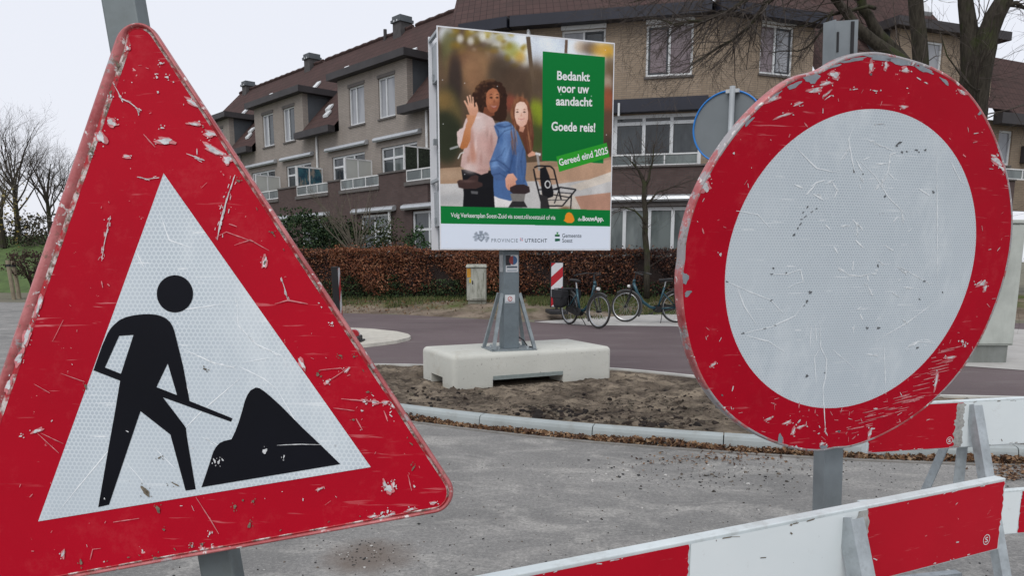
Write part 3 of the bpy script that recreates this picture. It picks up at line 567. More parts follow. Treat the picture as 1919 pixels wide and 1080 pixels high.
#@@BARRIERS
# ------------------------------------------------------------------ lettering helper
def text_mesh(body, bold=0.0, spacing=1.0):
    c = bpy.data.curves.new('lettering', 'FONT'); c.body = body; c.size = 1; c.offset = bold; c.space_character = spacing; c.resolution_u = 3; c.fill_mode = 'FRONT'
    o = bpy.data.objects.new('lettering', c); scene.collection.objects.link(o); dg = bpy.context.evaluated_depsgraph_get()
    me = bpy.data.meshes.new_from_object(o.evaluated_get(dg)); V = np.array([v.co[:] for v in me.vertices]); Fs = [tuple(p.vertices) for p in me.polygons]
    bpy.data.objects.remove(o); bpy.data.curves.remove(c); bpy.data.meshes.remove(me)
    V = V[:, :2]; V[:, 0] -= V[:, 0].min(); return V, Fs
def put_text(mb, body, p0, p1, hgt, fn, bold=0.0, spacing=1.0, up=None):
    """baseline p0->p1 in 2d plane coordinates, hgt = height of a capital"""
    V, Fs = text_mesh(body, bold, spacing); w = V[:, 0].max(); p0, p1 = np.array(p0), np.array(p1); e = (p1 - p0) / w
    u = np.array(up) / np.linalg.norm(up) if up is not None else np.array([-(p1 - p0)[1], (p1 - p0)[0]]) / np.linalg.norm(p1 - p0)
    k = hgt / .70
    mb.add([fn(*(p0 + e * x + u * k * y)) for x, y in V], Fs); return mb
# ------------------------------------------------------------------ road barriers
def board_red():
    g = NG('board_red_film'); c = g.mix(g.ramp(g.noise(3, 5), .3, .7), (.42, .002, .014), (.49, .003, .018))
    c = g.mix(g.math('MULTIPLY', scratch_fac(g, 3), .6), c, (.7, .3, .3)); c = g.mix(g.ramp(g.noise(60, 4, rough=.8), .70, .75, 0, .7), c, (.7, .5, .5))
    return g.out(c, .5, 0, .16)
def board_white():
    g = NG('board_white_film'); c = g.mix(g.ramp(g.noise(2, 5), .3, .7), (.68, .74, .75), (.77, .82, .825))
    c = g.mix(g.ramp(g.noise(14, 7, rough=.8), .60, .74, 0, .5), c, (.42, .42, .40)); c = g.mix(g.ramp(g.noise(70, 3), .70, .74, 0, .7), c, (.2, .2, .19))
    return g.out(c, .45, 0, .4)
TORN = M('torn_film_grey', (.40, .40, .38), .85, 0, .35, 60, dirt=((.16, .15, .13), .8))
BR, BW = board_red(), board_white(); BEDGE = M('board_edge', (.60, .66, .67), .5, 0, .12, 9, dirt=((.35, .36, .34), .6))
def barrier(pxa, pxb, zt, hb, u_left, reds, label, stand_s, low_gap=None, smark=None, seed=1, two=True, low_reds=(), wear=()):
    A, B = gnd(*pxa, zt), gnd(*pxb, zt); e = (B - A)[:2]; e /= np.linalg.norm(e); fa = Fac(A, 0, 1); fa.e = e; fa.P = A[:2]
    n = np.array([e[1], -e[0]]); fa.n = n if n @ (-A[:2]) > 0 else -n
    s0 = fa.on(*u_left)[0] if isinstance(u_left, tuple) else u_left
    s1 = (B[:2] - A[:2]) @ e
    rt = root('road_barrier', fa.w(stand_s, -.012, 0), math.atan2(e[1], e[0]), label, 'barrier', 'red and white plank barriers')
    rng = random.Random(seed); TH_ = .026
    rows = [(zt, reds)] + ([(zt - low_gap, low_reds)] if two else [])
    for zi, (z1, rl) in enumerate(rows):
        z0 = z1 - hb; m_ = MB(); m_.fbox(fa, s0, s1 + 0, -TH_, -.0015, z0, z1); bd = mk('plank', m_, BEDGE, rt, bevel=.002)
        cuts = sorted(set([s0 + .003, s1 - .003] + [c for r in rl for c in r if s0 < c < s1]))
        for a, b in zip(cuts[:-1], cuts[1:]):
            red = any(r[0] - .001 <= (a + b) / 2 <= r[1] + .001 for r in rl); m_ = MB()
            if red:    # ragged ends where the film has torn
                zs = np.linspace(z0 + .004, z1 - .006, 26); Lp = [(a + rng.random() * .006, z) for z in zs] + [(b - rng.random() * .006, z) for z in zs[::-1]]
            else: Lp = [(a, z0 + .004), (b, z0 + .004), (b, z1 - .006), (a, z1 - .006)]
            m_.poly([Lp], lambda s, z: fa.w(s, .0002 if red else 0, z)); mk('red_film' if red else 'white_film', m_, BR if red else BW, bd)
        if zi == 0:
            mc = MB(); mw = MB()
            for _ in range(60):
                s = rng.uniform(s0, s1); z = rng.choice((rng.uniform(z0, z1), z1 - .008, z0 + .006)); L = rng.uniform(.004, .02)
                mm = mc if any(r[0] < s < r[1] for r in rl) else mw; a = rng.uniform(-1.5, 1.5); w = rng.uniform(.0008, .003)
                dx, dz = math.cos(a) * L, math.sin(a) * L * .6
                if z + abs(dz) > z1 - .003 or z - abs(dz) < z0 + .003: dz = 0
                mm.add([fa.w(s, .0007, z), fa.w(s + dx, .0007, z + dz), fa.w(s + dx + w, .0007, z + dz + w), fa.w(s + w, .0007, z + w)], [(0, 1, 2, 3)])
            if mc.v: mk('paint_chips', mc, CHIPW, bd, kind='stuff')
            if mw.v: mk('grime_spots', mw, CHIPB, bd, kind='stuff')
    for s_e in wear:      # film torn off next to the stand
        m_ = MB(); zs = np.linspace(zt - hb + .005, zt - .008, 24); Lp = [(s_e - .024 - rng.random() * .010, z) for z in zs] + [(s_e + rng.random() * .012, z) for z in zs[::-1]]
        m_.poly([Lp], lambda s, z: fa.w(s, .0006, z)); mk('torn_film_strip', m_, TORN, rt)
    if smark:
        cs_, cz_ = fa.on(*smark[0]); r = smark[1]; m_ = MB()
        ring = lambda rr_: [(cs_ + rr_ * math.cos(q), cz_ + rr_ * 1.05 * math.sin(q)) for q in np.linspace(0, 2 * math.pi, 33)[:-1]]
        m_.poly([ring(r), ring(r * .86)], lambda s, z: fa.w(s, .0010, z)); put_text(m_, 'S', (cs_ - r * .44, cz_ - r * .50), (cs_ + r * .44, cz_ - r * .50), r * 1.0, lambda s, z: fa.w(s, .0010, z), .015); mk('maker_mark', m_, WHITE_P, rt)
    # A-frame stand of angle iron: two legs in front, two behind, with a saddle round the planks
    zb = zt - hb
    for k in (1, -1):
        kk = .004 if k > 0 else -TH_ - .004
        a = np.array(fa.w(stand_s, kk + k * .012, zt - .014)); b = np.array(fa.w(stand_s + (.02 if k > 0 else -.06), kk + k * .30, 0.01))
        m_ = MB(); t = b - a; t /= np.linalg.norm(t); side_ = np.array([e[0], e[1], 0])
        m_.bar(a, b, .034, .004, up=np.cross(t, side_)); o = -side_ * .016
        m_.bar(a + o - np.cross(t, side_) * .0 + np.array([*(-k * fa.n * .016), 0]), b + o + np.array([*(-k * fa.n * .016), 0]), .004, .034, up=np.cross(t, side_)); mk('leg', m_, GALV, rt)
    for k in (.20, -.26): mk('brace', MB().fbox(fa, stand_s - .25, stand_s + .25, k, k + .035, .16, .19), GALV, rt)
    m_ = MB(); m_.fbox(fa, stand_s - .02, stand_s + .022, -TH_ - .003, -TH_ - .007, zb - .3, zt - .01); mk('bracket', m_, GALV, rt)
    for k in (.31, -.335):
        m_ = MB(); m_.fbox(fa, stand_s - .06, stand_s + .07, k - .03, k + .03, .005, .012); mk('foot_plate', m_, GALV, rt)
    return fa, s0, s1, rt
ZT, HB = .93, .158
A0 = gnd(1250, 1023, ZT); e0 = gnd(1887, 897, ZT) - A0; e0 = e0[:2] / np.linalg.norm(e0[:2]); fq = Fac(A0, 0, 1); fq.e = e0; fq.n = np.array([e0[1], -e0[0]])
fq.n = fq.n if fq.n @ (-A0[:2]) > 0 else -fq.n
sw, sr, sl = fq.on(1294, 1040)[0], fq.on(1622, 1000)[0], fq.on(1590, 1000)[0]
HB = ZT - fq.on(1872, 1031)[1]
barrier((1250, 1023), (1887, 897), ZT, HB, -.62, [(-2, sw), (sr, 3)], 'red and white plank barrier standing in front of the round sign pole', sl, .32, ((1848, 1012), .0115), 3, True, [(-2, sw), (sr, 3)], (sr,))
A1 = gnd(1781, 753, ZT); e1 = gnd(1919, 746.5, ZT) - A1; e1 = e1[:2] / np.linalg.norm(e1[:2]); fb_ = Fac(A1, 0, 1); fb_.e = e1; fb_.n = np.array([e1[1], -e1[0]]); fb_.n = fb_.n if fb_.n @ (-A1[:2]) > 0 else -fb_.n
s_l = fb_.on(1627, 800)[0]; s_r = fb_.on(1803, 790)[0]; s_st = fb_.on(1822, 790)[0]; s_lo = fb_.on(1911, 960)[0]
low = ZT - fb_.on(1886, 921)[1]
barrier((1781, 753), (2240, 731), ZT, HB, s_l, [(-2, s_r), (s_r + .62, 9)], 'red and white plank barrier standing close to the kerb behind another barrier', s_st, low, ((1779, 826), .012), 5, True, [(s_lo, s_lo + .5)], (s_r,))

# ------------------------------------------------------------------ billboard on its concrete block
BA = math.radians(18.2); be = np.array([math.cos(BA), math.sin(BA)]); bn = np.array([math.sin(BA), -math.cos(BA)])
BY, BW_, BH_, BZ = 7.87, 1.942, 2.186, 1.504
b0 = np.array([-.7457, BY])
def bpt(s, z, k=0.0): p = b0 + be * s + bn * k; return (p[0], p[1], BZ + z)
S4 = np.array([(819, 47), (1157, 80), (1139, 470), (824, 467)], float)
def homog(src, dst):
    A = []
    for (x, y), (u, v) in zip(src, dst): A += [[x, y, 1, 0, 0, 0, -u * x, -u * y, -u], [0, 0, 0, x, y, 1, -v * x, -v * y, -v]]
    return np.linalg.svd(np.array(A))[2][-1].reshape(3, 3)
HM = homog([(0, BH_), (BW_, BH_), (BW_, 0), (0, 0)], S4); HI = np.linalg.inv(HM)
def st(u, v): q = HI @ np.array([u, v, 1]); return q[0] / q[2], q[1] / q[2]
blkL, blkF, blkR = gnd(784, 716)[:2], gnd(850, 741)[:2], gnd(1146, 716)[:2]
la = blkR - blkF; ang = math.atan2(la[1], la[0]); ex2 = np.array([math.cos(ang), math.sin(ang)]); ey2 = np.array([-ex2[1], ex2[0]])
BL_, BWd = np.linalg.norm(la), abs((blkL - blkF) @ ey2)
bc = blkF + ex2 * BL_ / 2 + ey2 * BWd / 2
BLZ = .045
blk = root('concrete_block', (bc[0], bc[1], BLZ), ang, 'large pale concrete ballast block with fork slots lying on bare earth', 'concrete block')
def rbox(L, W, z0, z1, r, n=5):
    m_ = MB(); V = []; prof = [(0, z0)] + [(-(r - r * math.sin(q)) * 0 - r * (1 - math.cos(q)), z1 - r * (1 - math.sin(q))) for q in np.linspace(0, math.pi / 2, n)]
    rc = .06; cnt = None
    for o, z in prof:
        pts = []
        for cx, cy, a0 in ((L / 2 - rc, W / 2 - rc, 0), (-L / 2 + rc, W / 2 - rc, 90), (-L / 2 + rc, -W / 2 + rc, 180), (L / 2 - rc, -W / 2 + rc, 270)):
            for k in range(5):
                q = math.radians(a0 + k * 22.5); pts.append((cx + max(rc + o, .002) * math.cos(q), cy + max(rc + o, .002) * math.sin(q), z))
        cnt = len(pts); V += pts
    Fs = [(i * cnt + j, i * cnt + (j + 1) % cnt, (i + 1) * cnt + (j + 1) % cnt, (i + 1) * cnt + j) for i in range(len(prof) - 1) for j in range(cnt)]
    return m_.add(V, Fs + [tuple((len(prof) - 1) * cnt + j for j in range(cnt)), tuple(range(cnt))[::-1]])
BLH = .37
def blkmat():
    g = NG('ballast_concrete'); c = g.mix(g.ramp(g.noise(1.5, 5), .3, .7), (.47, .475, .43), (.56, .56, .51)); c = g.mix(g.ramp(g.noise(6, 7, g.map((1, 1, 3)), .75), .58, .75, 0, .5), c, (.33, .32, .27))
    c = g.mix(g.ramp(g.noise(34, 3), .66, .72, 0, .75), c, (.22, .21, .19)); c = g.mix(g.ramp(g.noise(2.2, 8, g.map((1, 1, 1), (0, 0, 0), (3, 1, 5)), .8), .54, .68, 0, .55), c, (.34, .31, .25)); c = g.mix(g.ramp(g.noise(9, 5, g.map((4, 4, .5)), .7), .62, .76, 0, .5), c, (.27, .26, .21)); g.bump(g.noise(60, 5), .004, .6); return g.out(c, .85, 0, .2)
BLK_M = blkmat(); m_ = rbox(BL_, BWd, 0.0, BLH, .055)
def loc2w(m_, c, a, z):
    ca, sa = math.cos(a), math.sin(a); m_.v = [(c[0] + x * ca - y * sa, c[1] + x * sa + y * ca, z + zz) for x, y, zz in m_.v]; return m_
body_o = mk('block_body', loc2w(m_, bc, ang, BLZ), BLK_M, blk, smooth=True)
me = body_o.data
try: me.set_sharp_from_angle(angle=math.radians(35))
except Exception: pass
# forklift slots: real openings cut through the body
def cutter(x0, x1, y0, y1, z0, z1):
    m = MB(); m.box(x0, x1, y0, y1, z0, z1); o = mk('slot_cutter', loc2w(m, bc, ang, BLZ), BLK_M, blk); return o
bpy.context.view_layer.update()
for cc in (cutter(-BL_ * .27, BL_ * .17, -BWd, BWd, -.1, .09), cutter(-BL_, BL_, -BWd * .18, BWd * .18, -.1, .10)):
    bo = body_o.modifiers.new('slot', 'BOOLEAN'); bo.object = cc; bo.operation = 'DIFFERENCE'; bo.solver = 'EXACT'
    dg = bpy.context.evaluated_depsgraph_get(); nm = bpy.data.meshes.new_from_object(body_o.evaluated_get(dg)); body_o.modifiers.clear(); body_o.data = nm
    bpy.data.objects.remove(cc)
m_ = MB(); m_.box(-BL_ * .268, BL_ * .168, -BWd / 2 - .004, -BWd / 2 + .05, .082, .125); mk('steel_lintel', loc2w(m_, bc, ang, BLZ), M('lintel_grey', (.24, .28, .27), .7, .1, .2, 20), blk)
# billboard
post = b0 + be * .818 - bn * .205
bill = root('billboard', (post[0], post[1], BLZ + BLH), BA, 'tall billboard with photo of two smiling women with bicycles and green text panels', 'billboard')
PANEL = M('panel_white', (.74, .75, .78), .5, 0, .04, 2); ALU = M('aluminium_frame', (.33, .355, .37), .45, .5, .15, 9)
def bbox(m_, s0, s1, k0, k1, z0, z1):
    q = [(s0, k1), (s1, k1), (s1, k0), (s0, k0)]; return m_.hexa([bpt(s, z0, k) for s, k in q] + [bpt(s, z1, k) for s, k in q])
fp = mk('front_panel', bbox(MB(), 0, BW_, -.012, 0, 0, BH_), PANEL, bill)
GAP = -.40
rp = mk('rear_panel', bbox(MB(), 0, BW_, GAP - .012, GAP, .0, BH_), PANEL, bill)
m_ = MB()
for s in (.07, BW_ - .13):
    mk('mounting_rail', bbox(MB(), s, s + .06, -.062, -.0125, .02, BH_ - .06), ALU, bill); mk('mounting_rail', bbox(MB(), s, s + .06, GAP + .0005, GAP + .05, .02, BH_ - .06), ALU, bill)
for z in (.28, BH_ * .5, BH_ - .45):
    mk('cross_rail', bbox(MB(), .02, BW_ - .02, -.098, -.0625, z, z + .06), ALU, bill); mk('cross_rail', bbox(MB(), .02, BW_ - .02, GAP + .0505, GAP + .088, z, z + .06), ALU, bill)
for z in (.25, BH_ - .47): mk('end_bracket', bbox(MB(), .035, .068, GAP + .001, -.013, z, z + .36), ALU, bill)
for z in (.7, BH_ - .06): mk('end_strap', bbox(MB(), .0, .034, GAP + .001, -.013, z, z + .03), ALU, bill)
# --- printed picture: a fine mesh coloured point by point, like the ink of the print
NX, NY = 400, 450
def paint():
    W_, H_ = NX * 2, NY * 2; s = (np.arange(W_) + .5) / W_ * BW_; t = (np.arange(H_) + .5) / H_ * BH_; S, T = np.meshgrid(s, t)
    d = HM[2, 0] * S + HM[2, 1] * T + HM[2, 2]; U = (HM[0, 0] * S + HM[0, 1] * T + HM[0, 2]) / d; Vv = (HM[1, 0] * S + HM[1, 1] * T + HM[1, 2]) / d
    img = np.zeros((H_, W_, 3)); img[:] = np.array((92, 74, 58)) / 255.
    rs = np.random.RandomState(3)
    def nz(n, sm):
        a = rs.rand(n, n); xi = np.linspace(0, n - 1.001, W_); yi = np.linspace(0, n - 1.001, H_); x0 = xi.astype(int); y0 = yi.astype(int); fx = xi - x0; fy = (yi - y0)[:, None]
        fx = fx * fx * (3 - 2 * fx); fy = fy * fy * (3 - 2 * fy)
        return (a[np.ix_(y0, x0)] * (1 - fx) + a[np.ix_(y0, x0 + 1)] * fx) * (1 - fy) + (a[np.ix_(y0 + 1, x0)] * (1 - fx) + a[np.ix_(y0 + 1, x0 + 1)] * fx) * fy
    N1, N2 = nz(14, 0), nz(40, 0)
    Um, Vm = U[H_ // 2], Vv[:, W_ // 2]
    def bl(u, v, ru, rv, c, a=1.0, p=1.6):
        ci = np.where(np.abs(Um - u) < 2.2 * ru + 14)[0]; ri = np.where(np.abs(Vm - v) < 2.2 * rv + 18)[0]
        if not len(ci) or not len(ri): return
        w = (slice(ri[0], ri[-1] + 1), slice(ci[0], ci[-1] + 1)); dd = ((U[w] - u) / ru) ** 2 + ((Vv[w] - v) / rv) ** 2; m = (a * np.exp(-dd ** p))[..., None]; img[w] = img[w] * (1 - m) + np.array(c) / 255. * m
    def pg(pts, c, soft=0, a=1.0, c2=None, axis=None):
        P = np.array(pts, float); lo, hi = P.min(0) - 3, P.max(0) + 3; box_ = (U >= lo[0]) & (U <= hi[0]) & (Vv >= lo[1]) & (Vv <= hi[1])
        x, y = U[box_], Vv[box_]; ins = np.zeros(x.shape, bool); n = len(P)
        for i in range(n):
            x1, y1 = P[i]; x2, y2 = P[i - 1]
            cnd = ((y1 > y) != (y2 > y)) & (x < (x2 - x1) * (y - y1) / (y2 - y1 + 1e-12) + x1); ins ^= cnd
        m = np.zeros(U.shape); m[box_] = ins; col = np.array(c) / 255.
        if c2 is not None:
            q = np.clip(((U - axis[0]) * (axis[2] - axis[0]) + (Vv - axis[1]) * (axis[3] - axis[1])) / ((axis[2] - axis[0]) ** 2 + (axis[3] - axis[1]) ** 2), 0, 1)[..., None]; col = col * (1 - q) + np.array(c2) / 255. * q
        m = (m * a)[..., None]; img[:] = img * (1 - m) + col * m
    z5 = lambda L: [(780 + x / 4.8, 20 + y / 4.8) for x, y in L]
    z8 = lambda L: [(840 + x / 4, 130 + y / 4) for x, y in L]
    z6 = lambda L: [(780 + x / 4.595, 245 + y / 4.595) for x, y in L]
    # soft background: sky, autumn trees, houses, verge
    bl(990, 60, 75, 65, (222, 230, 240), 1, 3); bl(1090, 75, 70, 80, (226, 233, 242), 1, 3); bl(835, 62, 16, 20, (214, 218, 222), 1, 2)
    bl(925, 60, 40, 14, (205, 205, 190), .9); bl(1085, 90, 60, 90, (216, 226, 238), 1, 3)
    bl(843, 95, 18, 45, (88, 84, 58), .95, 2); bl(838, 82, 12, 22, (110, 108, 70), .7)
    for i in range(60):
        u, v = rs.uniform(845, 990), rs.uniform(50, 125)
        if u > 965 and v < 75: continue
        c = [(150, 125, 40), (176, 150, 48), (112, 98, 44), (196, 190, 170), (140, 108, 40), (96, 84, 46)][rs.randint(6)]
        bl(u, v, rs.uniform(4, 11), rs.uniform(4, 10), c, .55)
    for u, v in ((862, 70), (882, 75), (905, 68), (970, 105), (985, 118), (990, 95)): bl(u, v, 7, 9, (226, 226, 215), .7)
    bl(975, 105, 12, 14, (198, 150, 45), .7); bl(960, 92, 16, 16, (150, 148, 52), .7)
    bl(880, 125, 45, 40, (122, 92, 66), .95, 2.5); bl(870, 112, 26, 16, (104, 74, 56), .8); bl(905, 122, 38, 30, (150, 116, 84), .8, 2)
    bl(852, 150, 14, 55, (58, 48, 44), .95, 2.5); bl(938, 140, 26, 40, (74, 62, 52), .9, 2.2); bl(970, 165, 40, 50, (78, 62, 50), .95, 2.5); bl(1005, 155, 16, 40, (88, 72, 56), .9, 2.2)
    bl(890, 150, 18, 40, (140, 104, 76), .8, 2); bl(955, 195, 10, 18, (126, 62, 48), .8); bl(965, 190, 16, 10, (130, 70, 54), .6)
    bl(838, 220, 26, 60, (62, 62, 44), .95, 3); bl(832, 190, 20, 22, (132, 104, 60), .8); bl(850, 215, 14, 26, (116, 98, 60), .7); bl(836, 260, 30, 50, (46, 50, 36), 1, 4)
    bl(1006, 215, 14, 32, (134, 150, 40), .95, 2.5); bl(1004, 262, 18, 26, (66, 78, 40), .95, 2.5); bl(990, 250, 22, 40, (70, 74, 44), .6)
    pg([(988, 66), (996, 66), (1002, 140), (1013, 175), (1000, 175), (993, 120)], (96, 80, 64)); bl(1008, 165, 10, 26, (90, 74, 60), .8)
    pg([(1063, 72), (1068, 72), (1067, 98), (1061, 98)], (104, 84, 72))
    bl(1092, 86, 14, 14, (186, 160, 130), .7); bl(1112, 88, 18, 14, (112, 92, 76), .9); bl(1135, 92, 22, 16, (196, 150, 60), .9); bl(1146, 95, 10, 14, (206, 158, 58), .8)
    bl(1146, 130, 12, 28, (110, 90, 66), .9, 2); bl(1144, 155, 10, 16, (190, 168, 150), .7); bl(1143, 190, 12, 28, (150, 84, 58), .95, 2.5); bl(1142, 235, 14, 30, (96, 70, 56), .95, 3); bl(1142, 275, 14, 20, (64, 54, 46), .9)
    # ground behind the riders
    pg([(820, 318), (1160, 296), (1160, 345), (820, 352)], (158, 130, 106)); bl(840, 330, 40, 10, (176, 150, 126), .6); pg([(820, 347), (1160, 338), (1160, 398), (820, 398)], (190, 188, 186)); bl(830, 375, 50, 9, (172, 172, 172), .7)
    pg([(1000, 320), (1160, 300), (1160, 332), (1010, 352)], (186, 150, 124), a=.9); pg([(1066, 352), (1160, 320), (1160, 338), (1085, 360)], (206, 196, 184)); pg([(1070, 372), (1160, 362), (1160, 400), (1084, 400)], (178, 136, 116)); pg([(1012, 362), (1074, 368), (1088, 398), (1012, 398)], (200, 190, 178))
    img[:] *= (.93 + .14 * N1)[..., None]
    # ---- left rider
    pg(z8([(90, 760), (330, 770), (345, 930), (330, 1050), (100, 1050), (110, 900)]), (24, 24, 28))
    hair = [(265, 80), (310, 74), (360, 85), (405, 110), (432, 150), (442, 200), (440, 260), (436, 330), (430, 390), (385, 400), (340, 385), (310, 340), (250, 335), (205, 300), (185, 250), (180, 190), (200, 140), (230, 105)]
    rr_ = random.Random(5); hj = []
    for i in range(len(hair)):
        a, b = hair[i], hair[(i + 1) % len(hair)]
        for k in range(4): t = k / 4; hj.append((a[0] + (b[0] - a[0]) * t + rr_.uniform(-5, 5), a[1] + (b[1] - a[1]) * t + rr_.uniform(-5, 5)))
    pg(z8(hj), (54, 34, 26)); 
    for i in range(90):
        q, r_ = rr_.uniform(0, 6.28), rr_.uniform(.2, 1); x, y = 315 + 110 * r_ * math.cos(q), 210 + 125 * r_ * math.sin(q); u, v = z8([(x, y)])[0]
        bl(u, v, 2.2, 2.2, [(86, 56, 40), (34, 22, 20), (104, 72, 52), (44, 28, 24)][rr_.randrange(4)], .5)
    for x, y in ((215, 130), (245, 100), (290, 85), (330, 82), (200, 165)): u, v = z8([(x, y)])[0]; bl(u, v, 6, 3.5, (132, 96, 66), .5)
    pg(z8([(268, 285), (340, 300), (345, 350), (300, 365), (258, 330)]), (120, 70, 50))                      # neck
    pg(z8([(285, 180), (305, 155), (335, 140), (362, 150), (380, 180), (386, 230), (382, 275), (365, 315), (340, 332), (312, 328), (292, 300), (280, 250)]), (176, 112, 80), c2=(140, 82, 58), axis=(905, 180, 935, 210))
    u, v = z8([(355, 205)])[0]; bl(u, v, 6, 9, (206, 144, 106), .5); u, v = z8([(315, 245)])[0]; bl(u, v, 5, 6, (198, 128, 92), .5)
    for x in (322, 368): pg(z8([(x - 16, 216), (x - 2, 208), (x + 12, 216), (x, 222)]), (46, 28, 22)); pg(z8([(x - 18, 196), (x, 186), (x + 12, 192), (x, 192)]), (58, 36, 28))
    pg(z8([(345, 225), (352, 250), (336, 254)]), (122, 68, 48), a=.7); pg(z8([(312, 272), (335, 280), (364, 277), (352, 291), (332, 291)]), (214, 196, 186), a=.8); pg(z8([(310, 270), (335, 279), (370, 276), (355, 302), (330, 303)]), (150, 70, 62), a=.45)
    sweater = z8([(225, 325), (262, 335), (330, 372), (352, 420), (368, 500), (362, 570), (330, 640), (310, 720), (290, 785), (240, 800), (190, 780), (120, 760), (85, 735), (95, 660), (112, 600), (70, 560), (58, 490), (80, 455), (105, 445), (125, 380), (150, 345)])
    pg(sweater, (214, 190, 184), c2=(186, 150, 142), axis=(870, 220, 925, 310))
    for a in ((885, 290, 7, 20, (186, 122, 96)), (905, 268, 14, 20, (196, 156, 148)), (880, 318, 14, 10, (222, 206, 200)), (897, 235, 12, 14, (212, 196, 192)), (866, 258, 8, 14, (226, 206, 198)), (918, 280, 8, 24, (176, 134, 126)), (882, 262, 5, 22, (170, 120, 104))): bl(*a[:4], a[4], .6)
    for a in ((900, 300, 3, 12, (166, 124, 116)), (890, 275, 2.5, 14, (228, 208, 202)), (912, 250, 3, 12, (176, 142, 134)), (876, 300, 3, 8, (170, 124, 106)), (902, 322, 10, 2.5, (168, 134, 128)), (920, 262, 2.5, 12, (150, 112, 106)), (893, 222, 8, 2.5, (232, 216, 212)), (870, 240, 3, 8, (232, 214, 208))): bl(*a[:4], a[4], .55)
    pg(z8([(130, 345), (210, 345), (190, 400), (165, 450), (160, 540), (135, 595), (95, 608), (72, 585), (85, 520), (120, 440), (140, 395)]), (198, 140, 104), c2=(176, 108, 62), axis=(880, 225, 862, 280))   # raised forearm
    pg(z8([(60, 475), (105, 445), (128, 435), (112, 475), (98, 540), (78, 600), (62, 560)]), (216, 192, 186))
    hand = [(112, 240), (122, 235), (138, 262), (146, 280), (142, 240), (134, 205), (144, 203), (156, 250), (162, 262), (160, 225), (152, 195), (164, 195), (172, 255), (176, 262), (178, 225), (174, 208), (186, 210), (190, 262), (192, 290), (202, 280), (198, 255), (208, 250), (220, 290), (222, 320), (206, 350), (160, 352), (148, 325), (136, 290)]
    pg(z8(hand), (226, 178, 152), c2=(206, 150, 122), axis=(880, 180, 885, 215))
    # ---- right rider
    pg(z8([(330, 800), (560, 800), (590, 880), (470, 990), (430, 1010), (330, 960)]), (74, 104, 150)); pg(z8([(318, 950), (370, 975), (470, 1000), (480, 1035), (340, 1040)]), (222, 218, 216))
    hoodie = z8([(340, 430), (375, 405), (430, 395), (470, 410), (490, 440), (520, 480), (550, 560), (575, 620), (582, 720), (575, 800), (562, 865), (500, 870), (440, 840), (350, 845), (315, 790), (302, 710), (330, 640), (360, 560), (368, 520), (350, 470)])
    pg(hoodie, (92, 122, 168), c2=(66, 90, 132), axis=(930, 240, 985, 340))
    for a in ((948, 245, 14, 8, (116, 152, 198)), (935, 238, 8, 6, (62, 92, 140)), (945, 285, 8, 26, (112, 148, 196)), (960, 300, 6, 34, (58, 88, 136)), (925, 310, 7, 10, (120, 156, 204)), (950, 325, 12, 4, (58, 88, 134)), (975, 330, 6, 14, (70, 104, 152)), (938, 262, 4, 12, (70, 104, 154))): bl(*a[:4], a[4], .7)
    def fold(pts, w, c, a=.7):
        for p_, q_ in zip(pts[:-1], pts[1:]):
            for t_ in np.linspace(0, 1, 9): uu, vv = z8([(p_[0] + (q_[0] - p_[0]) * t_, p_[1] + (q_[1] - p_[1]) * t_)])[0]; bl(uu, vv, w, w, c, a * .5)
    DK, LT = (44, 64, 102), (126, 156, 200)
    fold([(345, 435), (370, 470), (375, 520), (365, 560)], 1.6, DK); fold([(360, 425), (420, 440), (470, 425)], 1.8, DK); fold([(375, 520), (420, 470), (480, 450)], 1.4, DK); fold([(350, 415), (400, 405), (450, 402)], 1.6, LT)
    fold([(505, 520), (490, 620), (470, 700), (455, 770)], 2.0, DK); fold([(470, 560), (440, 640), (420, 700)], 2.2, LT, .5); fold([(310, 700), (360, 690), (410, 720), (450, 760)], 1.8, DK); fold([(318, 740), (370, 730), (420, 770)], 1.5, LT); fold([(330, 800), (380, 790), (430, 820)], 1.5, DK)
    fold([(560, 600), (540, 700), (548, 800)], 1.8, DK); fold([(575, 640), (572, 760), (565, 850)], 1.4, DK); fold([(520, 640), (505, 740), (510, 830)], 1.6, LT, .5); fold([(440, 775), (470, 800), (480, 830)], 1.6, DK); fold([(420, 600), (395, 650), (350, 680)], 1.4, DK, .5)
    pg(z8([(545, 205), (580, 222), (605, 255), (622, 320), (630, 420), (640, 520), (632, 600), (612, 660), (588, 655), (560, 560), (520, 470), (480, 420), (466, 350), (472, 290), (495, 240), (520, 215)]), (120, 74, 52), c2=(88, 50, 38), axis=(972, 190, 995, 290))
    for x, y in ((500, 260), (520, 225), (560, 222), (590, 260), (612, 360), (624, 470), (478, 340)): u, v = z8([(x, y)])[0]; bl(u, v, 3, 10, (164, 112, 80), .5)
    rh_ = random.Random(9)
    for _ in range(46):
        t0 = rh_.random(); x = 478 + 150 * t0; y0 = 240 + 90 * abs(t0 - .5); L = rh_.uniform(60, 150)
        if 505 < x < 596 and y0 + L > 250 and y0 < 430: x = x - 45 if x < 550 else x + 30
        c_ = [(150, 100, 70), (96, 56, 42), (176, 124, 90), (74, 42, 34)][rh_.randrange(4)]; yy = rh_.uniform(y0, 560)
        for t_ in np.linspace(0, 1, 8): uu, vv = z8([(x + 14 * t_, yy + L * t_)])[0]; bl(uu, vv, 1.0, 3.0, c_, .35) if 466 < x + 14 * t_ < 640 and yy + L * t_ < 650 else None
    pg(z8([(535, 430), (575, 440), (560, 480), (530, 470)]), (196, 142, 118))
    pg(z8([(500, 300), (512, 262), (540, 245), (572, 250), (592, 280), (600, 330), (598, 380), (585, 418), (560, 438), (535, 436), (512, 412), (498, 365)]), (236, 200, 182), c2=(214, 166, 146), axis=(968, 210, 990, 230))
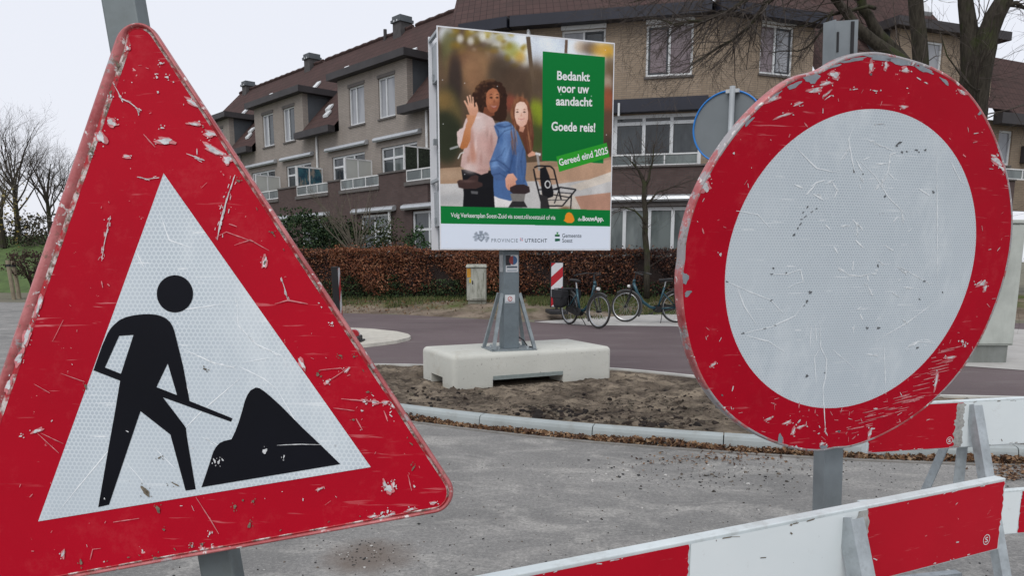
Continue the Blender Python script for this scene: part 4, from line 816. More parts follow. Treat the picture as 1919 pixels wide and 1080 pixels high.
    for x in (518, 572): pg(z8([(x - 13, 326), (x, 318), (x + 13, 326), (x, 332)]), (84, 62, 54)); pg(z8([(x - 15, 308), (x, 302), (x + 15, 308), (x, 310)]), (140, 98, 76))
    pg(z8([(548, 328), (556, 356), (540, 360)]), (206, 152, 132), a=.8); pg(z8([(520, 372), (545, 382), (570, 375), (558, 389), (538, 389)]), (232, 214, 204), a=.75); pg(z8([(520, 371), (547, 380), (575, 372), (572, 378), (547, 388), (524, 378)]), (186, 104, 96), a=.7)
    pg(z8([(420, 830), (440, 795), (480, 790), (512, 835), (498, 850), (506, 900), (484, 925), (440, 915), (424, 890)]), (222, 168, 144), c2=(196, 138, 114), axis=(948, 330, 962, 360))
    for x in (440, 458, 476): pg(z8([(x, 868), (x + 4, 866), (x + 8, 915), (x + 3, 916)]), (176, 118, 96), a=.6)
    # ---- bicycles in the picture
    pg(z8([(58, 850), (75, 838), (130, 840), (165, 810), (200, 800), (220, 812), (215, 850), (248, 862), (250, 885), (200, 905), (120, 908), (70, 895)]), (66, 48, 46)); bl(875, 342, 14, 3, (104, 80, 76), .6)
    pg(z8([(105, 905), (240, 905), (330, 880), (340, 1050), (110, 1050)]), (22, 22, 26)); pg(z8([(160, 920), (215, 925), (212, 945), (165, 942)]), (92, 92, 94))
    pg(z8([(455, 895), (500, 875), (560, 872), (600, 890), (606, 930), (570, 945), (480, 945), (455, 925)]), (52, 40, 42)); pg(z8([(455, 940), (570, 945), (560, 1000), (470, 1000)]), (120, 116, 112)); pg(z8([(470, 1000), (560, 1000), (585, 1045), (440, 1045)]), (44, 42, 44))
    def ln(pts, w, c):
        for a, b in zip(pts[:-1], pts[1:]):
            a, b = np.array(a), np.array(b); t = (b - a) / (np.linalg.norm(b - a) + 1e-9); n = np.array([-t[1], t[0]]) * w / 2; pg([a + n, b + n, b - n, a - n], c)
    ln(z8([(5, 605), (70, 585)]), 4, (150, 152, 150)); ln(z8([(66, 680), (85, 640), (112, 628)]), 2, (206, 204, 198)); ln(z8([(650, 640), (690, 650)]), 5, (206, 206, 204)); ln(z8([(665, 650), (680, 770)]), 4.5, (150, 146, 142)); pg(z8([(590, 650), (625, 622), (650, 632), (648, 655), (600, 668)]), (210, 156, 130))
    K = (26, 26, 30)
    ln(z6([(1010, 330), (1040, 315), (1150, 318), (1180, 345), (1240, 610)]), 3, K); ln(z6([(1005, 340), (1020, 430), (1070, 640)]), 3, K); ln(z6([(1020, 425), (1200, 432)]), 2, K); ln(z6([(1040, 520), (1220, 520)]), 2, K)
    pg(z6([(1060, 340), (1110, 320), (1140, 400), (1175, 540), (1170, 580), (1110, 600), (1075, 560), (1060, 420)]), K); pg(z6([(1060, 560), (1120, 580), (1140, 690), (1060, 690)]), (46, 44, 46))
    ln(z6([(1170, 520), (1230, 500), (1370, 520), (1250, 660), (1120, 660)]), 2.6, K); ln(z6([(1330, 560), (1320, 690)]), 2.4, K); ln(z6([(1150, 560), (1320, 590)]), 2, K); ln(z6([(1230, 500), (1180, 640)]), 2, K); ln(z6([(1120, 610), (1300, 610)]), 1.6, (70, 70, 70)); ln(z6([(1230, 545), (1340, 555)]), 1.6, K)
    cc = [z6([(1125 + 22 * math.cos(q), 475 + 30 * math.sin(q))])[0] for q in np.linspace(0, 6.28, 20)]; ln(cc, 2.0, (228, 228, 226)); bl(*z6([(1275, 690)])[0], 12, 6, (112, 84, 56), .9)
    img[:] *= (.97 + .06 * N2)[..., None]
    for _ in range(2):
        for ax in (0, 1): img[:] = (np.roll(img, 1, ax) + 2 * img + np.roll(img, -1, ax)) / 4
    img[:] *= (.95 + .10 * rs.rand(H_ // 2, W_ // 2).repeat(2, 0).repeat(2, 1))[..., None]
    # ---- printed panels
    GRN = (10, 116, 52)
    pg(z5([(1150, 358), (1722, 410)]) + z6([(1612, 292), (1080, 270)]), GRN, c2=(8, 106, 46), axis=(1075, 100, 1075, 305)); pg(z6([(1520, 270), (1612, 270), (1612, 294), (1520, 290)]), GRN)
    pg([(1042, 296), (1138, 270), (1143, 297), (1047, 325)], (44, 150, 44))
    pg([(800, 387.4), (1180, 398), (1180, 428), (800, 420.2)], GRN); pg([(800, 420.2), (1180, 428), (1180, 480), (800, 480)], (214, 222, 234))
    e_ = z6([(0, 0)])[0]; pg(z6([(1256, 785), (1268, 775), (1272, 745), (1285, 722), (1305, 715), (1328, 724), (1342, 750), (1350, 775), (1350, 788), (1330, 806), (1290, 806)]), (226, 138, 40))
    for x, y, w, h in ((1180, 905, 42, 18), (1180, 940, 42, 22)): pg(z6([(x, y), (x + w, y), (x + w, y + h), (x, y + h)]), (24, 84, 62))
    pg(z6([(1192, 884), (1212, 884), (1206, 898), (1198, 898)]), (30, 120, 70)); bl(*z6([(1201, 906)])[0], 2, 1.5, (90, 150, 60), .9)
    for cx_, cy_, rx, ry in ((500, 920, 20, 42), (590, 920, 20, 42), (545, 925, 24, 34)):
        for i in range(26): q = rr_.uniform(0, 6.28); r_ = rr_.random() ** .5; u, v = z6([(cx_ + rx * r_ * math.cos(q), cy_ + ry * r_ * math.sin(q))])[0]; bl(u, v, 1.7, 1.5, (132, 142, 154), .65)
    pg(z6([(528, 872), (562, 872), (558, 895), (532, 895)]), (136, 146, 158)); ln(z6([(522, 905), (568, 905), (562, 945), (545, 958), (528, 945), (522, 905)]), 1.4, (120, 130, 142))
    for x, y, c in ((884, 938, (200, 60, 60)), (898, 938, (60, 60, 90)), (884, 953, (60, 60, 90)), (898, 953, (200, 60, 60))): bl(*z6([(x, y)])[0], 1.1, 1.1, c, .9)
    for u, v in ((828, 150), (870, 156), (932, 162), (829, 234), (1053, 178), (1111, 181), (1140, 92), (1138, 255), (869, 329), (835, 455), (1130, 450)): bl(u, v, 1.0, 1.0, (225, 225, 225), .9)
    edge = (U - (819 + (Vv - 47) / 84)) ; return img.reshape(NY, 2, NX, 2, 3).mean((1, 3))
pic = paint()
GAIN = 1.12
L_ = np.where(pic <= .04045, pic / 12.92, ((pic + .055) / 1.055) ** 2.4) * GAIN
m_ = MB(); s = np.linspace(.012, BW_ - .012, NX); t = np.linspace(.012, BH_ - .014, NY)
m_.v = [bpt(a, b, .0015) for b in t for a in s]; m_.f = [(j * NX + i, j * NX + i + 1, (j + 1) * NX + i + 1, (j + 1) * NX + i) for j in range(NY - 1) for i in range(NX - 1)]
g = NG('printed_picture'); va = g.n('ShaderNodeVertexColor'); va.layer_name = 'ink'; PRINT = g.out(va.outputs[0], .6, 0, .1)
pr = mk('print', m_, PRINT, fp); at_ = pr.data.color_attributes.new('ink', 'FLOAT_COLOR', 'POINT')
at_.data.foreach_set('color', np.concatenate([np.clip(L_, 0, .92), np.ones((NY, NX, 1))], 2).reshape(-1).astype('f4'))
INKW = M('ink_white', (.80, .82, .82), .5, 0, .03); INKG = M('ink_grey', (.09, .11, .14), .5, 0, .1); INKG2 = M('ink_mid_grey', (.26, .30, .35), .5, 0, .1)
def btext(body, p0, p1, hpx, mat, bold=.012, spacing=1.0):
    a, b = st(*p0), st(*p1); c = st(p0[0], p0[1] - hpx); hgt = np.hypot(c[0] - a[0], c[1] - a[1]); m_ = MB()
    flat = abs(p1[1] - p0[1]) < 8
    put_text(m_, body, a, b, hgt, lambda x, y: bpt(x, y, .003), bold, spacing, up=(0, 1) if flat else None); return mk('lettering', m_, mat, fp)
btext('Bedankt', (1045.5, 150.5), (1107.5, 153.5), 16.5, INKW, .025); btext('voor uw', (1045, 174.5), (1105.5, 176.5), 16.5, INKW, .025); btext('aandacht', (1042.5, 199), (1111, 201), 16.5, INKW, .025)
btext('Goede reis!', (1033, 247), (1115.5, 249.5), 16.5, INKW, .025); btext('Gereed eind 2025', (1047.5, 313.5), (1139.5, 290), 12.5, INKW, .02)
btext('Volg Verkeersplan Soest-Zuid via soest.nl/soestzuid of via', (844, 407.5), (1037.5, 413), 8.2, INKW, .006, .95); btext('de', (1079.5, 415.5), (1086.5, 415.7), 6.5, INKW, .01); btext('BouwApp.', (1088, 415.4), (1127.5, 416), 8.5, INKW, .03)
btext('PROVINCIE', (918.5, 453.8), (967.4, 454.3), 6.8, INKG2, .004, 1.2); btext('UTRECHT', (980.4, 454.4), (1021.3, 454.8), 6.8, INKG, .012, 1.2)
btext('Gemeente', (1049.6, 446), (1085.4, 446.3), 7.5, INKG, .004); btext('Soest', (1049.6, 455), (1068.5, 455.2), 7.5, INKG, .004)
# post with stickers, braces and base plate
PZ = BLZ + BLH; pr_ = np.array(post)
def pl_(x, y, z): q = pr_ + ex3 * x + ey3 * y; return (q[0], q[1], z)
ex3, ey3 = be, np.array([-be[1], be[0]])
def pbox(m_, x0, x1, y0, y1, z0, z1):
    q = [(x0, y0), (x1, y0), (x1, y1), (x0, y1)]; return m_.hexa([pl_(x, y, z0) for x, y in q] + [pl_(x, y, z1) for x, y in q])
POSTM = M('post_grey', (.17, .205, .225), .5, .3, .15, 6, dirt=((.12, .14, .15), .4)); BRM = M('brace_galvanised', (.25, .285, .30), .5, .4, .25, 14)
pw = .088
mk('post', pbox(MB(), -pw, pw, -pw, pw, PZ + .012, BZ + BH_ * .9), POSTM, bill, bevel=.006)
mk('base_plate', pbox(MB(), -.265, .255, -.22, .22, PZ + .001, PZ + .012), BRM, bill)
for sx, sy in ((-1, -1), (1, -1), (1, 1), (-1, 1)):
    m_ = MB(); m_.bar(pl_(sx * (pw + .012), sy * (pw - .03), PZ + .62), pl_(sx * .238, sy * .185, PZ + .014), .035, .035, up=(ex3[0], ex3[1], 0)); mk('brace', m_, BRM, bill)
    m_ = MB(); c = np.array(pl_(sx * .17, sy * .15, PZ + .012)); m_.tube([c, c + [0, 0, .03]], .014, 6); mk('bolt', m_, GALV, bill)
mk('cable', MB().tube([pl_(pw, -.03, PZ + .14), pl_(pw + .06, -.06, PZ + .10), pl_(pw + .1, -.09, PZ + .03), pl_(pw + .17, -.1, PZ + .018)], .008, 6), BLACK, bill)
def sticker(z0, z1, x0, x1, y=-pw - .002, sub=None):
    return mk('sticker', pbox(MB(), x0, x1, y, -pw - .0005, PZ + z0, PZ + z1), M('sticker_white', (.62, .64, .66), .4, 0, .1), bill)
def zpx(v, d=8.5): return at(968, v, post[1] - .1)[2] - PZ
s1 = sticker(zpx(510), zpx(478), -.066, .076)
def stick(parent, pts, mat, k=.0035, nm='sticker_print'):
    m_ = MB(); m_.poly([pts], lambda x, z: pl_(x, -pw - k, PZ + z)); return mk(nm, m_, mat, parent)
zc = (zpx(478) + zpx(498)) / 2
stick(s1, [(-.066, zc - .055), (-.01, zc - .055), (-.01, zc + .055), (-.066, zc + .055)], M('sticker_black', (.02, .02, .025), .4), .0030)
for i, (a0, a1, c) in enumerate(((90, 270, (.30, .05, .05)), (-90, 90, (.05, .13, .28)))):
    stick(s1, [(.018 + .047 * math.cos(math.radians(q)), zc + .047 * math.sin(math.radians(q))) for q in np.linspace(a0, a1, 16)], M('sticker_globe%s' % 'ab'[i], c, .4), .0036)
stick(s1, [(-.055, zpx(502.5)), (.065, zpx(502.5)), (.065, zpx(499)), (-.055, zpx(499))], INKG, .0036); stick(s1, [(-.05, zpx(508)), (.06, zpx(508)), (.06, zpx(506)), (-.05, zpx(506))], INKG2, .0036)
s2 = sticker(zpx(568), zpx(553), -.075, .04); zc = zpx(560.5)
stick(s2, [(-.018 + .026 * math.cos(q), zc + .026 * math.sin(q)) for q in np.linspace(0, 6.28, 17)[:-1]], M('sticker_red', (.45, .03, .03), .4), .0030); stick(s2, [(-.018 + .018 * math.cos(q), zc + .018 * math.sin(q)) for q in np.linspace(0, 6.28, 17)[:-1]], INKW, .0036); stick(s2, [(-.03, zc - .008), (-.022, zc - .012), (-.006, zc + .008), (-.014, zc + .012)], M('sticker_red2', (.45, .03, .03), .4), .0042)
stick(s2, [(-.07, zpx(566.5)), (.035, zpx(566.5)), (.035, zpx(565.3)), (-.07, zpx(565.3))], INKG2, .0030)
for z0, z1 in ((zpx(510), zpx(478)), (zpx(568), zpx(553))):      # same stickers round the left face
    m_ = MB(); pbox(m_, -pw - .002, -pw - .0005, -.06, .06, PZ + z0, PZ + z1); mk('sticker', m_, M('sticker_side', (.45, .47, .49), .4, 0, .3, 30), bill)
#@@BUILDINGS
# ------------------------------------------------------------------ buildings
def brick(name, c1, c2, mortar, sc_=1.0, rot=0.0):
    g = NG(name); sep = g.n('ShaderNodeSeparateXYZ'); g.l(g.map((1, 1, 1), (0, 0, rot)), sep.inputs[0]); cmb = g.n('ShaderNodeCombineXYZ')
    g.l(g.math('ADD', sep.outputs[0], g.math('MULTIPLY', sep.outputs[1], .6)), cmb.inputs[0]); g.l(sep.outputs[2], cmb.inputs[1])
    b = g.n('ShaderNodeTexBrick'); b.inputs['Scale'].default_value = 1; b.inputs['Brick Width'].default_value = .22 * sc_; b.inputs['Row Height'].default_value = .0625 * sc_
    b.inputs['Mortar Size'].default_value = .009 * sc_; b.inputs['Color1'].default_value = (*c1, 1); b.inputs['Color2'].default_value = (*c2, 1); b.inputs['Mortar'].default_value = (*mortar, 1); b.inputs['Bias'].default_value = -.1
    g.l(cmb.outputs[0], b.inputs[0]); c = g.mix(g.ramp(g.noise(.7, 6), .35, .7, 0, .30), b.outputs[0], tuple(x * .62 for x in c1))
    c = g.mix(g.ramp(g.noise(1.6, 6, g.map((1.5, 1.5, .25)), .7), .52, .75, 0, .35), c, tuple(x * .5 for x in c1))
    g.bump(b.outputs['Fac'], .006, -.5); return g.out(c, .9, 0, .15)
TAN = brick('tan_brick', (.29, .253, .222), (.335, .293, .258), (.225, .21, .195)); TAN2 = brick('warm_tan_brick', (.275, .214, .156), (.33, .26, .192), (.215, .18, .145))
DBR = brick('dark_brown_brick', (.090, .062, .058), (.115, .080, .074), (.085, .072, .068))
def tiles():
    g = NG('roof_tiles'); sep = g.n('ShaderNodeSeparateXYZ'); g.l(g.co, sep.inputs[0]); cmb = g.n('ShaderNodeCombineXYZ'); g.l(sep.outputs[0], cmb.inputs[0]); g.l(sep.outputs[2], cmb.inputs[1])
    b = g.n('ShaderNodeTexBrick'); b.offset = 0.0; b.inputs['Scale'].default_value = 1; b.inputs['Brick Width'].default_value = .21; b.inputs['Row Height'].default_value = .24; b.inputs['Mortar Size'].default_value = .012; b.inputs['Mortar Smooth'].default_value = .6
    b.inputs['Color1'].default_value = (.072, .047, .044, 1); b.inputs['Color2'].default_value = (.088, .055, .051, 1); b.inputs['Mortar'].default_value = (.032, .022, .022, 1); g.l(cmb.outputs[0], b.inputs[0])
    c = g.mix(g.ramp(g.noise(1.2, 6), .4, .7, 0, .5), b.outputs[0], (.055, .042, .038)); g.bump(b.outputs['Fac'], .04, -.8); return g.out(c, .9, 0, .06)
TILE = tiles()
FASC = M('dark_fascia', (.040, .036, .038), .6, 0, .25, 2); NAVY = M('navy_band', (.016, .018, .030), .5, 0, .2, 2); LEAD = M('lead_cladding', (.085, .095, .105), .55, .1, .25, 1.5)
WFR = M('white_window_frame', (.62, .64, .65), .45, 0, .06, 5); DFR = M('dark_sash', (.035, .042, .05), .45)
def glass(name, c1, c2, sc_=.8):
    g = NG(name); c = g.mix(g.ramp(g.noise(sc_, 4, g.map((1.6, 1.6, .5))), .42, .58), c1, c2); return g.out(c, .07, 0, .55)
GL_D = glass('glass_dark', (.018, .022, .026), (.05, .06, .066)); GL_L = glass('glass_net_curtain', (.20, .21, .23), (.30, .31, .33)); GL_P = glass('glass_mauve_blind', (.15, .115, .125), (.20, .16, .17)); GL_G = glass('glass_green_grey', (.07, .085, .085), (.15, .175, .17))
AWN = M('awning_cassette', (.46, .48, .50), .35, .45, .12, 6); RAILM = M('white_railing', (.66, .67, .67), .5); STONE = M('grey_coping', (.115, .105, .10), .85, 0, .2, 4)
def wall(m_, fa, s0, s1, z0, z1, k0, k1, holes=()):
    S = sorted(set([s0, s1] + [min(max(h[i], s0), s1) for h in holes for i in (0, 1)])); Z = sorted(set([z0, z1] + [min(max(h[i], z0), z1) for h in holes for i in (2, 3)]))
    for a, b in zip(S[:-1], S[1:]):
        run = None
        for c, d in list(zip(Z[:-1], Z[1:])) + [(None, None)]:
            solid = c is not None and not any(h[0] <= (a + b) / 2 <= h[1] and h[2] <= (c + d) / 2 <= h[3] for h in holes)
            if solid: run = [run[0], d] if run else [c, d]
            elif run: m_.fbox(fa, a, b, k0, k1, *run); run = None
    return m_
def window(rt, fa, s0, s1, z0, z1, k, cols, panes, fw=.06, trans=None, dark=(), sill=True):
    m_ = MB(); kb, kf_ = k - .13, k - .06
    m_.fbox(fa, s0, s1, kb, kf_, z0, z0 + fw); m_.fbox(fa, s0, s1, kb, kf_, z1 - fw, z1)
    xs = [s0 + fw * .5] + [s0 + (s1 - s0) * c for c in cols] + [s1 - fw * .5]
    for x in xs: m_.fbox(fa, x - fw / 2, x + fw / 2, kb + .001, kf_ - .001, z0 + fw, z1 - fw)
    w = mk('window', m_, WFR, rt)
    for i, (a, b) in enumerate(zip(xs[:-1], xs[1:])):
        m_ = MB(); m_.fbox(fa, a + fw / 2, b - fw / 2, kb + .02, kb + .03, z0 + fw, z1 - fw); mk('pane', m_, panes[i % len(panes)], w)
        if i in dark:
            m_ = MB(); A_, B_, C_, D_ = a + fw / 2 + .002, b - fw / 2 - .002, z0 + fw + .002, z1 - fw - .002; t = .055
            wall(m_, fa, A_, B_, C_, D_, kb + .032, kf_ - .012, [(A_ + t, B_ - t, C_ + t, D_ - t)]); mk('sash', m_, DFR, w)
    if trans:
        m_ = MB(); m_.fbox(fa, s0 + fw, s1 - fw, kb + .031, kf_ - .006, trans - fw / 2, trans + fw / 2); mk('transom', m_, WFR, w)
    if sill: m_ = MB(); m_.fbox(fa, s0 - .04, s1 + .04, k + .001, k + .05, z0 - .07, z0 - .01); mk('sill', m_, STONE, w)
    return w
def awning(rt, fa, s0, s1, z, k):
    m_ = MB(); V = []; prof = [(k + .01, z - .13), (k + .16, z - .17), (k + .20, z - .11), (k + .17, z - .02), (k + .06, z + .03), (k + .01, z + .03)]
    for s in (s0, s1): V += [fa.w(s, a, b) for a, b in prof]
    n = len(prof); m_.add(V, [(i, (i + 1) % n, (i + 1) % n + n, i + n) for i in range(n)] + [tuple(range(n))[::-1], tuple(range(n, 2 * n))]); return mk('awning', m_, AWN, rt)
def railing(rt, fa, s0, s1, z0, z1, k, fill=None):
    m_ = MB(); t = .04
    for z in (z0, z1 - t): m_.fbox(fa, s0, s1, k, k + t, z, z + t)
    n = max(2, int((s1 - s0) / .85))
    for i in range(n + 1): x = s0 + (s1 - s0 - t) * i / n; m_.fbox(fa, x, x + t, k + .001, k + t - .001, z0 + t, z1 - t)
    r = mk('railing', m_, RAILM, rt)
    m_ = MB(); m_.fbox(fa, s0 + .02, s1 - .02, k + .015, k + .022, z0 + t, z1 - t); mk('railing_pane', m_, fill or GL_G, r); return r
Pa = None
zf_pt = at(961, 38, 25.0); ZF = zf_pt[2]
r_ = ray(755, 96); Pa = CAM + r_ * (ZF - H) / r_[2]
FA = Fac(Pa, -360, -1)
PER, GUT, KT = 7.85, 6.62, 1.4
bayL, bayR = -4.64, .22
sAt = lambda u, v, k=KT: FA.on(u, v, k)[0]
zpar = FA.on(637, 339, KT)[1]; zraB = FA.on(637, 357, KT)[1]; zawG = FA.on(617, 398, KT)[1]
rails = [(sAt(637, 339), sAt(709, 326)), (sAt(760, 322), sAt(760, 322) + 2.6)]
houses = ['tan brick terraced house nearest the corner, beside the billboard, with white balcony screen', 'tan brick terraced house with blue painted balcony screen between two dormer bays', 'tan brick terraced house with small pale balcony screens next to the hipped row end', 'end house of the tan terraced row under the hipped tile roof']
SCREENW = M('white_screen', (.46, .47, .44), .6, 0, .08, 2); 
def bluescreen():
    g = NG('blue_painted_screen'); c = g.mix(g.ramp(g.noise(3.5, 5), .4, .6), (.010, .045, .075), (.03, .11, .14))
    sx = g.n('ShaderNodeSeparateXYZ'); g.l(g.co, sx.inputs[0]); c = g.mix(g.math('MULTIPLY', g.ramp(g.noise(1.6, 5, g.map((.5, 2.2, .9)), .6), .52, .60), .75), c, (.30, .25, .20)); return g.out(c, .5)
BLUESC = bluescreen(); IVY = M('ivy_screen_dark', (.018, .026, .016), .9, 0, .6, 9, .03, 30, dirt=((.10, .11, .09), .6))
def screen(rt, s, k0, k1, z0, z1, mat, nm='balcony_screen'):
    m_ = MB(); m_.fbox(FA, s - .02, s + .02, k0, k1, z0, z1); o = mk(nm, m_, mat, rt)
    m_ = MB(); t = .05
    for k in (k0 - t, (k0 + k1) / 2, k1): m_.fbox(FA, s - .03, s + .03, k, k + t, z0, z1 + t)
    m_.fbox(FA, s - .03, s + .03, k0 + .001, k1, z1 + .001, z1 + t - .001); mk('screen_frame', m_, RAILM, o); return o
base_ang = math.atan2(FA.e[1], FA.e[0])
for i in range(4):
    o = -PER * i; L0, L1 = bayL + o, bayL + o + PER
    if i == 3: L0 = L1 - 4.2
    rt = root('terraced_house', FA.w(L0, 0, 0), base_ang, houses[i], 'house', 'terraced houses of the tan brick row')
    wins = [(-3.8 + o, -2.66 + o, 6.69, 8.15), (-1.67 + o, -.57 + o, 6.69, 8.15)]
    ups = [(-5.3 + o + PER * 0, -2.75 + o, 3.5, 5.62), (-1.6 + o, .75 + o, 3.5, 5.62), (-5.3 + o + PER, -2.75 + o + PER, 3.5, 5.62)]
    hol = [h for h in ups if h[1] > L0 and h[0] < L1]
    m_ = MB(); wall(m_, FA, L0, L1, 3.2, GUT + .0, -.25, 0, hol)
    if i < 3: wall(m_, FA, bayL + o, bayR + o, GUT, ZF - .26, -.25, 0, wins)
    mk('wall', m_, TAN, rt)
    m_ = MB(); m_.fbox(FA, L0, L1, -9, -.251, 0, GUT); mk('back_wall', m_, TAN, rt)
    if i < 3:
        for sgn, s in ((1, bayR + o), (-1, bayL + o)): mk('bay_cheek', MB().fbox(FA, s - .12 if sgn > 0 else s, s if sgn > 0 else s + .12, -2.3, -.2505, GUT + .2, ZF - .26), LEAD, rt)
        m_ = MB(); m_.fbox(FA, bayL + o - .3, bayR + o + .3, -2.3, .34, ZF - .26, ZF); mk('bay_roof_edge', m_, FASC, rt)
        for w in wins:
            ww = window(rt, FA, *w, 0, (.42,), (GL_L, GL_D) if i != 0 else (GL_L, GL_L)); mk('lintel', MB().fbox(FA, w[0] - .05, w[1] + .05, .001, .02, w[3], w[3] + .12), STONE, ww)
    for h in ups[:2]:
        if h[0] >= L0 - 1.3 and (i < 3): window(rt, FA, *h, 0, (.33, .66), (GL_D, GL_G, GL_D), .08, 5.2, sill=False); awning(rt, FA, h[0] - .3, h[1] + .3, FA.on(650, 274)[1] + .05, 0)
    # roof
    m_ = MB(); zr, kr = 11.45, -4.0
    zk = lambda k: GUT + .1 + (.3 - k) / 4.3 * (zr - GUT - .1)
    if i < 3: pts = [(bayR + o, .3, GUT + .1), (L1, .3, GUT + .1), (L1, kr, zr), (bayR + o, kr, zr), (L1, -8.3, GUT + .1), (L0, -8.3, GUT + .1), (L0, kr, zr), (L0, -.3, zk(-.3)), (bayR + o, -.3, zk(-.3))]; m_.add([FA.w(*p) for p in pts], [(0, 1, 2, 3), (7, 8, 3, 6), (6, 2, 4, 5)])
    else: pts = [(L0, .3, GUT + .1), (L1, .3, GUT + .1), (L1, kr, zr), (-23.0, kr, zr), (L1, -8.3, GUT + .1), (L0, -8.3, GUT + .1)]; m_.add([FA.w(*p) for p in pts], [(0, 1, 2, 3), (3, 2, 4, 5), (0, 3, 5)])
    rf = mk('roof', m_, TILE, rt)
    m_ = MB(); m_.tube([FA.w(x, kr, zr + .02 + .03 * (j % 2)) for j, x in enumerate(np.arange(max(L0, -23.0), L1 + .01, .33))], .09, 6); mk('ridge_tiles', m_, TILE, rf)
    m_ = MB(); g0 = L0 if i == 3 else bayR + o; g1 = L1
    m_.fbox(FA, g0 + (.02 if i < 3 else 0), g1 - .02, .18, .50, GUT - .06, GUT + .2); mk('gutter', m_, FASC, rt)
    if i < 3:
        for (u, v0) in ((0, 0),):
            for s_, z_ in ((bayR + o + .9, 7.7), (bayR + o + 1.25, 7.35), (-2.9 + o, 9.35), (-.9 + o, 9.75)):
                k_ = .3 - (z_ - GUT - .1) / (zr - GUT - .1) * 4.3; m_ = MB(); dk, dz = -4.3 * .09, (zr - GUT - .1) * .09
                if z_ < 8: dk *= .5; dz *= .5
                m_.hexa([FA.w(s_, k_, z_ + .04), FA.w(s_ + .38, k_, z_ + .04), FA.w(s_ + .38, k_ + dk, z_ + dz + .04), FA.w(s_, k_ + dk, z_ + dz + .04), FA.w(s_, k_ + .02, z_ + .13), FA.w(s_ + .38, k_ + .02, z_ + .13), FA.w(s_ + .38, k_ + dk, z_ + dz + .13), FA.w(s_, k_ + dk, z_ + dz + .13)])
                mk('skylight', m_, WFR, rf)
    # ground-floor projection with parapet
    hol = []
    for q in (-1, 0, 1):
        for a, b in rails: hol.append((a + o + q * PER, b + o + q * PER, zraB, 9))
        for a, b in ((-.95, 1.0), (2.3, 4.3)): hol.append((a + o + q * PER, b + o + q * PER, .9, zawG - .22))
    if i == 3: hol = []
    m_ = MB(); wall(m_, FA, L0, L1, 0, zpar, KT - .2, KT, hol); wl = mk('parapet_wall', m_, DBR, rt)
    m_ = MB(); m_.fbox(FA, L0, L1, .001, KT - .201, 3.05, 3.25); mk('terrace_slab', m_, STONE, rt)
    m_ = MB(); wall(m_, FA, L0, L1, zpar + .001, zpar + .06, KT - .23, KT + .04, [(a, b, zpar - 1, 9) for a, b, c, d in hol if d == 9]); mk('coping', m_, STONE, wl)
    if i < 3:
        for a, b in rails: railing(rt, FA, a + o, b + o, zraB + .0, zpar + .03, KT - .06, GL_G if i < 2 else SCREENW); mk('rail_ledge', MB().fbox(FA, a + o - .05, b + o + .05, KT + .001, KT + .05, zraB - .14, zraB - .02), STONE, rt)
        for a, b in ((-.95, 1.0), (2.3, 4.3)): window(rt, FA, a + o, b + o, .9, zawG - .22, KT, (.45,), (GL_D, GL_G), .08, 2.4); awning(rt, FA, a + o - .4, b + o + .4, zawG, KT)
        zs = FA.on(637, 297, KT)[1]; s1_ = sAt(637, 300) + o; s2_ = sAt(747, 280) + o
        screen(rt, s1_, .05, KT - .25, 3.25, zs, SCREENW); screen(rt, s2_, .05, KT - .25, 3.25, FA.on(747, 273, KT)[1], (IVY, BLUESC, SCREENW)[i] if i != 0 else IVY)
        if i == 0: screen(rt, sAt(547, 315) , .05, KT - .25, 3.25, FA.on(547, 313, KT)[1], BLUESC)
        m_ = MB(); sp = FA.on(601, 290)[0] + o + PER * (0 if i else 1); sp = bayR + o + 1.2
        m_.tube([FA.w(sp, .06, GUT), FA.w(sp, .06, 3.3)], .05, 8); mk('downpipe', m_, RAILM, rt); m_ = MB(); sp = sAt(733, 400) + o; m_.tube([FA.w(sp, KT + .07, 3.2), FA.w(sp, KT + .07, .3)], .055, 8); mk('downpipe', m_, RAILM, rt)
# chimneys stand on the ridge of each house
def chimney(rt_name, u, vb, vt, w=.75):
    r = ray(u, vb); n = FA.n; t = ((FA.P - 4.0 * n) @ n) / (r[:2] @ n); X = CAM + t * r; s = (X[:2] - FA.P) @ FA.e; zt = CAM[2] + t * ray(u, vt)[2]
    idx = 0 if s > bayL else 1 if s > bayL - PER else 2 if s > bayL - 2 * PER else 3
    rt = [o for o in bpy.data.objects if o.name.startswith('terraced_house') and o.parent is None][idx]
    m_ = MB(); m_.fbox(FA, s - w / 2, s + w / 2, -4 - w / 2, -4 + w / 2, 11.1, zt - .28); c = mk('chimney', m_, M('chimney_brick', (.075, .07, .07), .85, 0, .3, 6), rt)
    m_ = MB(); m_.fbox(FA, s - w / 2 - .07, s + w / 2 + .07, -4 - w / 2 - .07, -4 + w / 2 + .07, zt - .279, zt - .16); m_.fbox(FA, s - w / 2 - .02, s + w / 2 + .02, -4 - w / 2 - .02, -4 + w / 2 + .02, zt - .159, zt); mk('chimney_cap', m_, LEAD, c)
    for q in (-.13, .1): mk('vent_hole', MB().fbox(FA, s + q, s + q + .07, -4 + w / 2 + .071, -4 + w / 2 + .08, zt - .26, zt - .19), WFR, c)
chimney(0, 754, 64, 33, .60); chimney(0, 585, 124, 103, .60); chimney(0, 466, 172, 154, .56)
r = ray(722, 70); n = FA.n; t = ((FA.P - 3.9 * n) @ n) / (r[:2] @ n); X = CAM + t * r
mk('vent_pipe', MB().tube([(X[0], X[1], X[2] - .6), (X[0], X[1], X[2] + .35)], .08, 8), FASC, [o for o in bpy.data.objects if o.name == 'terraced_house'][0])
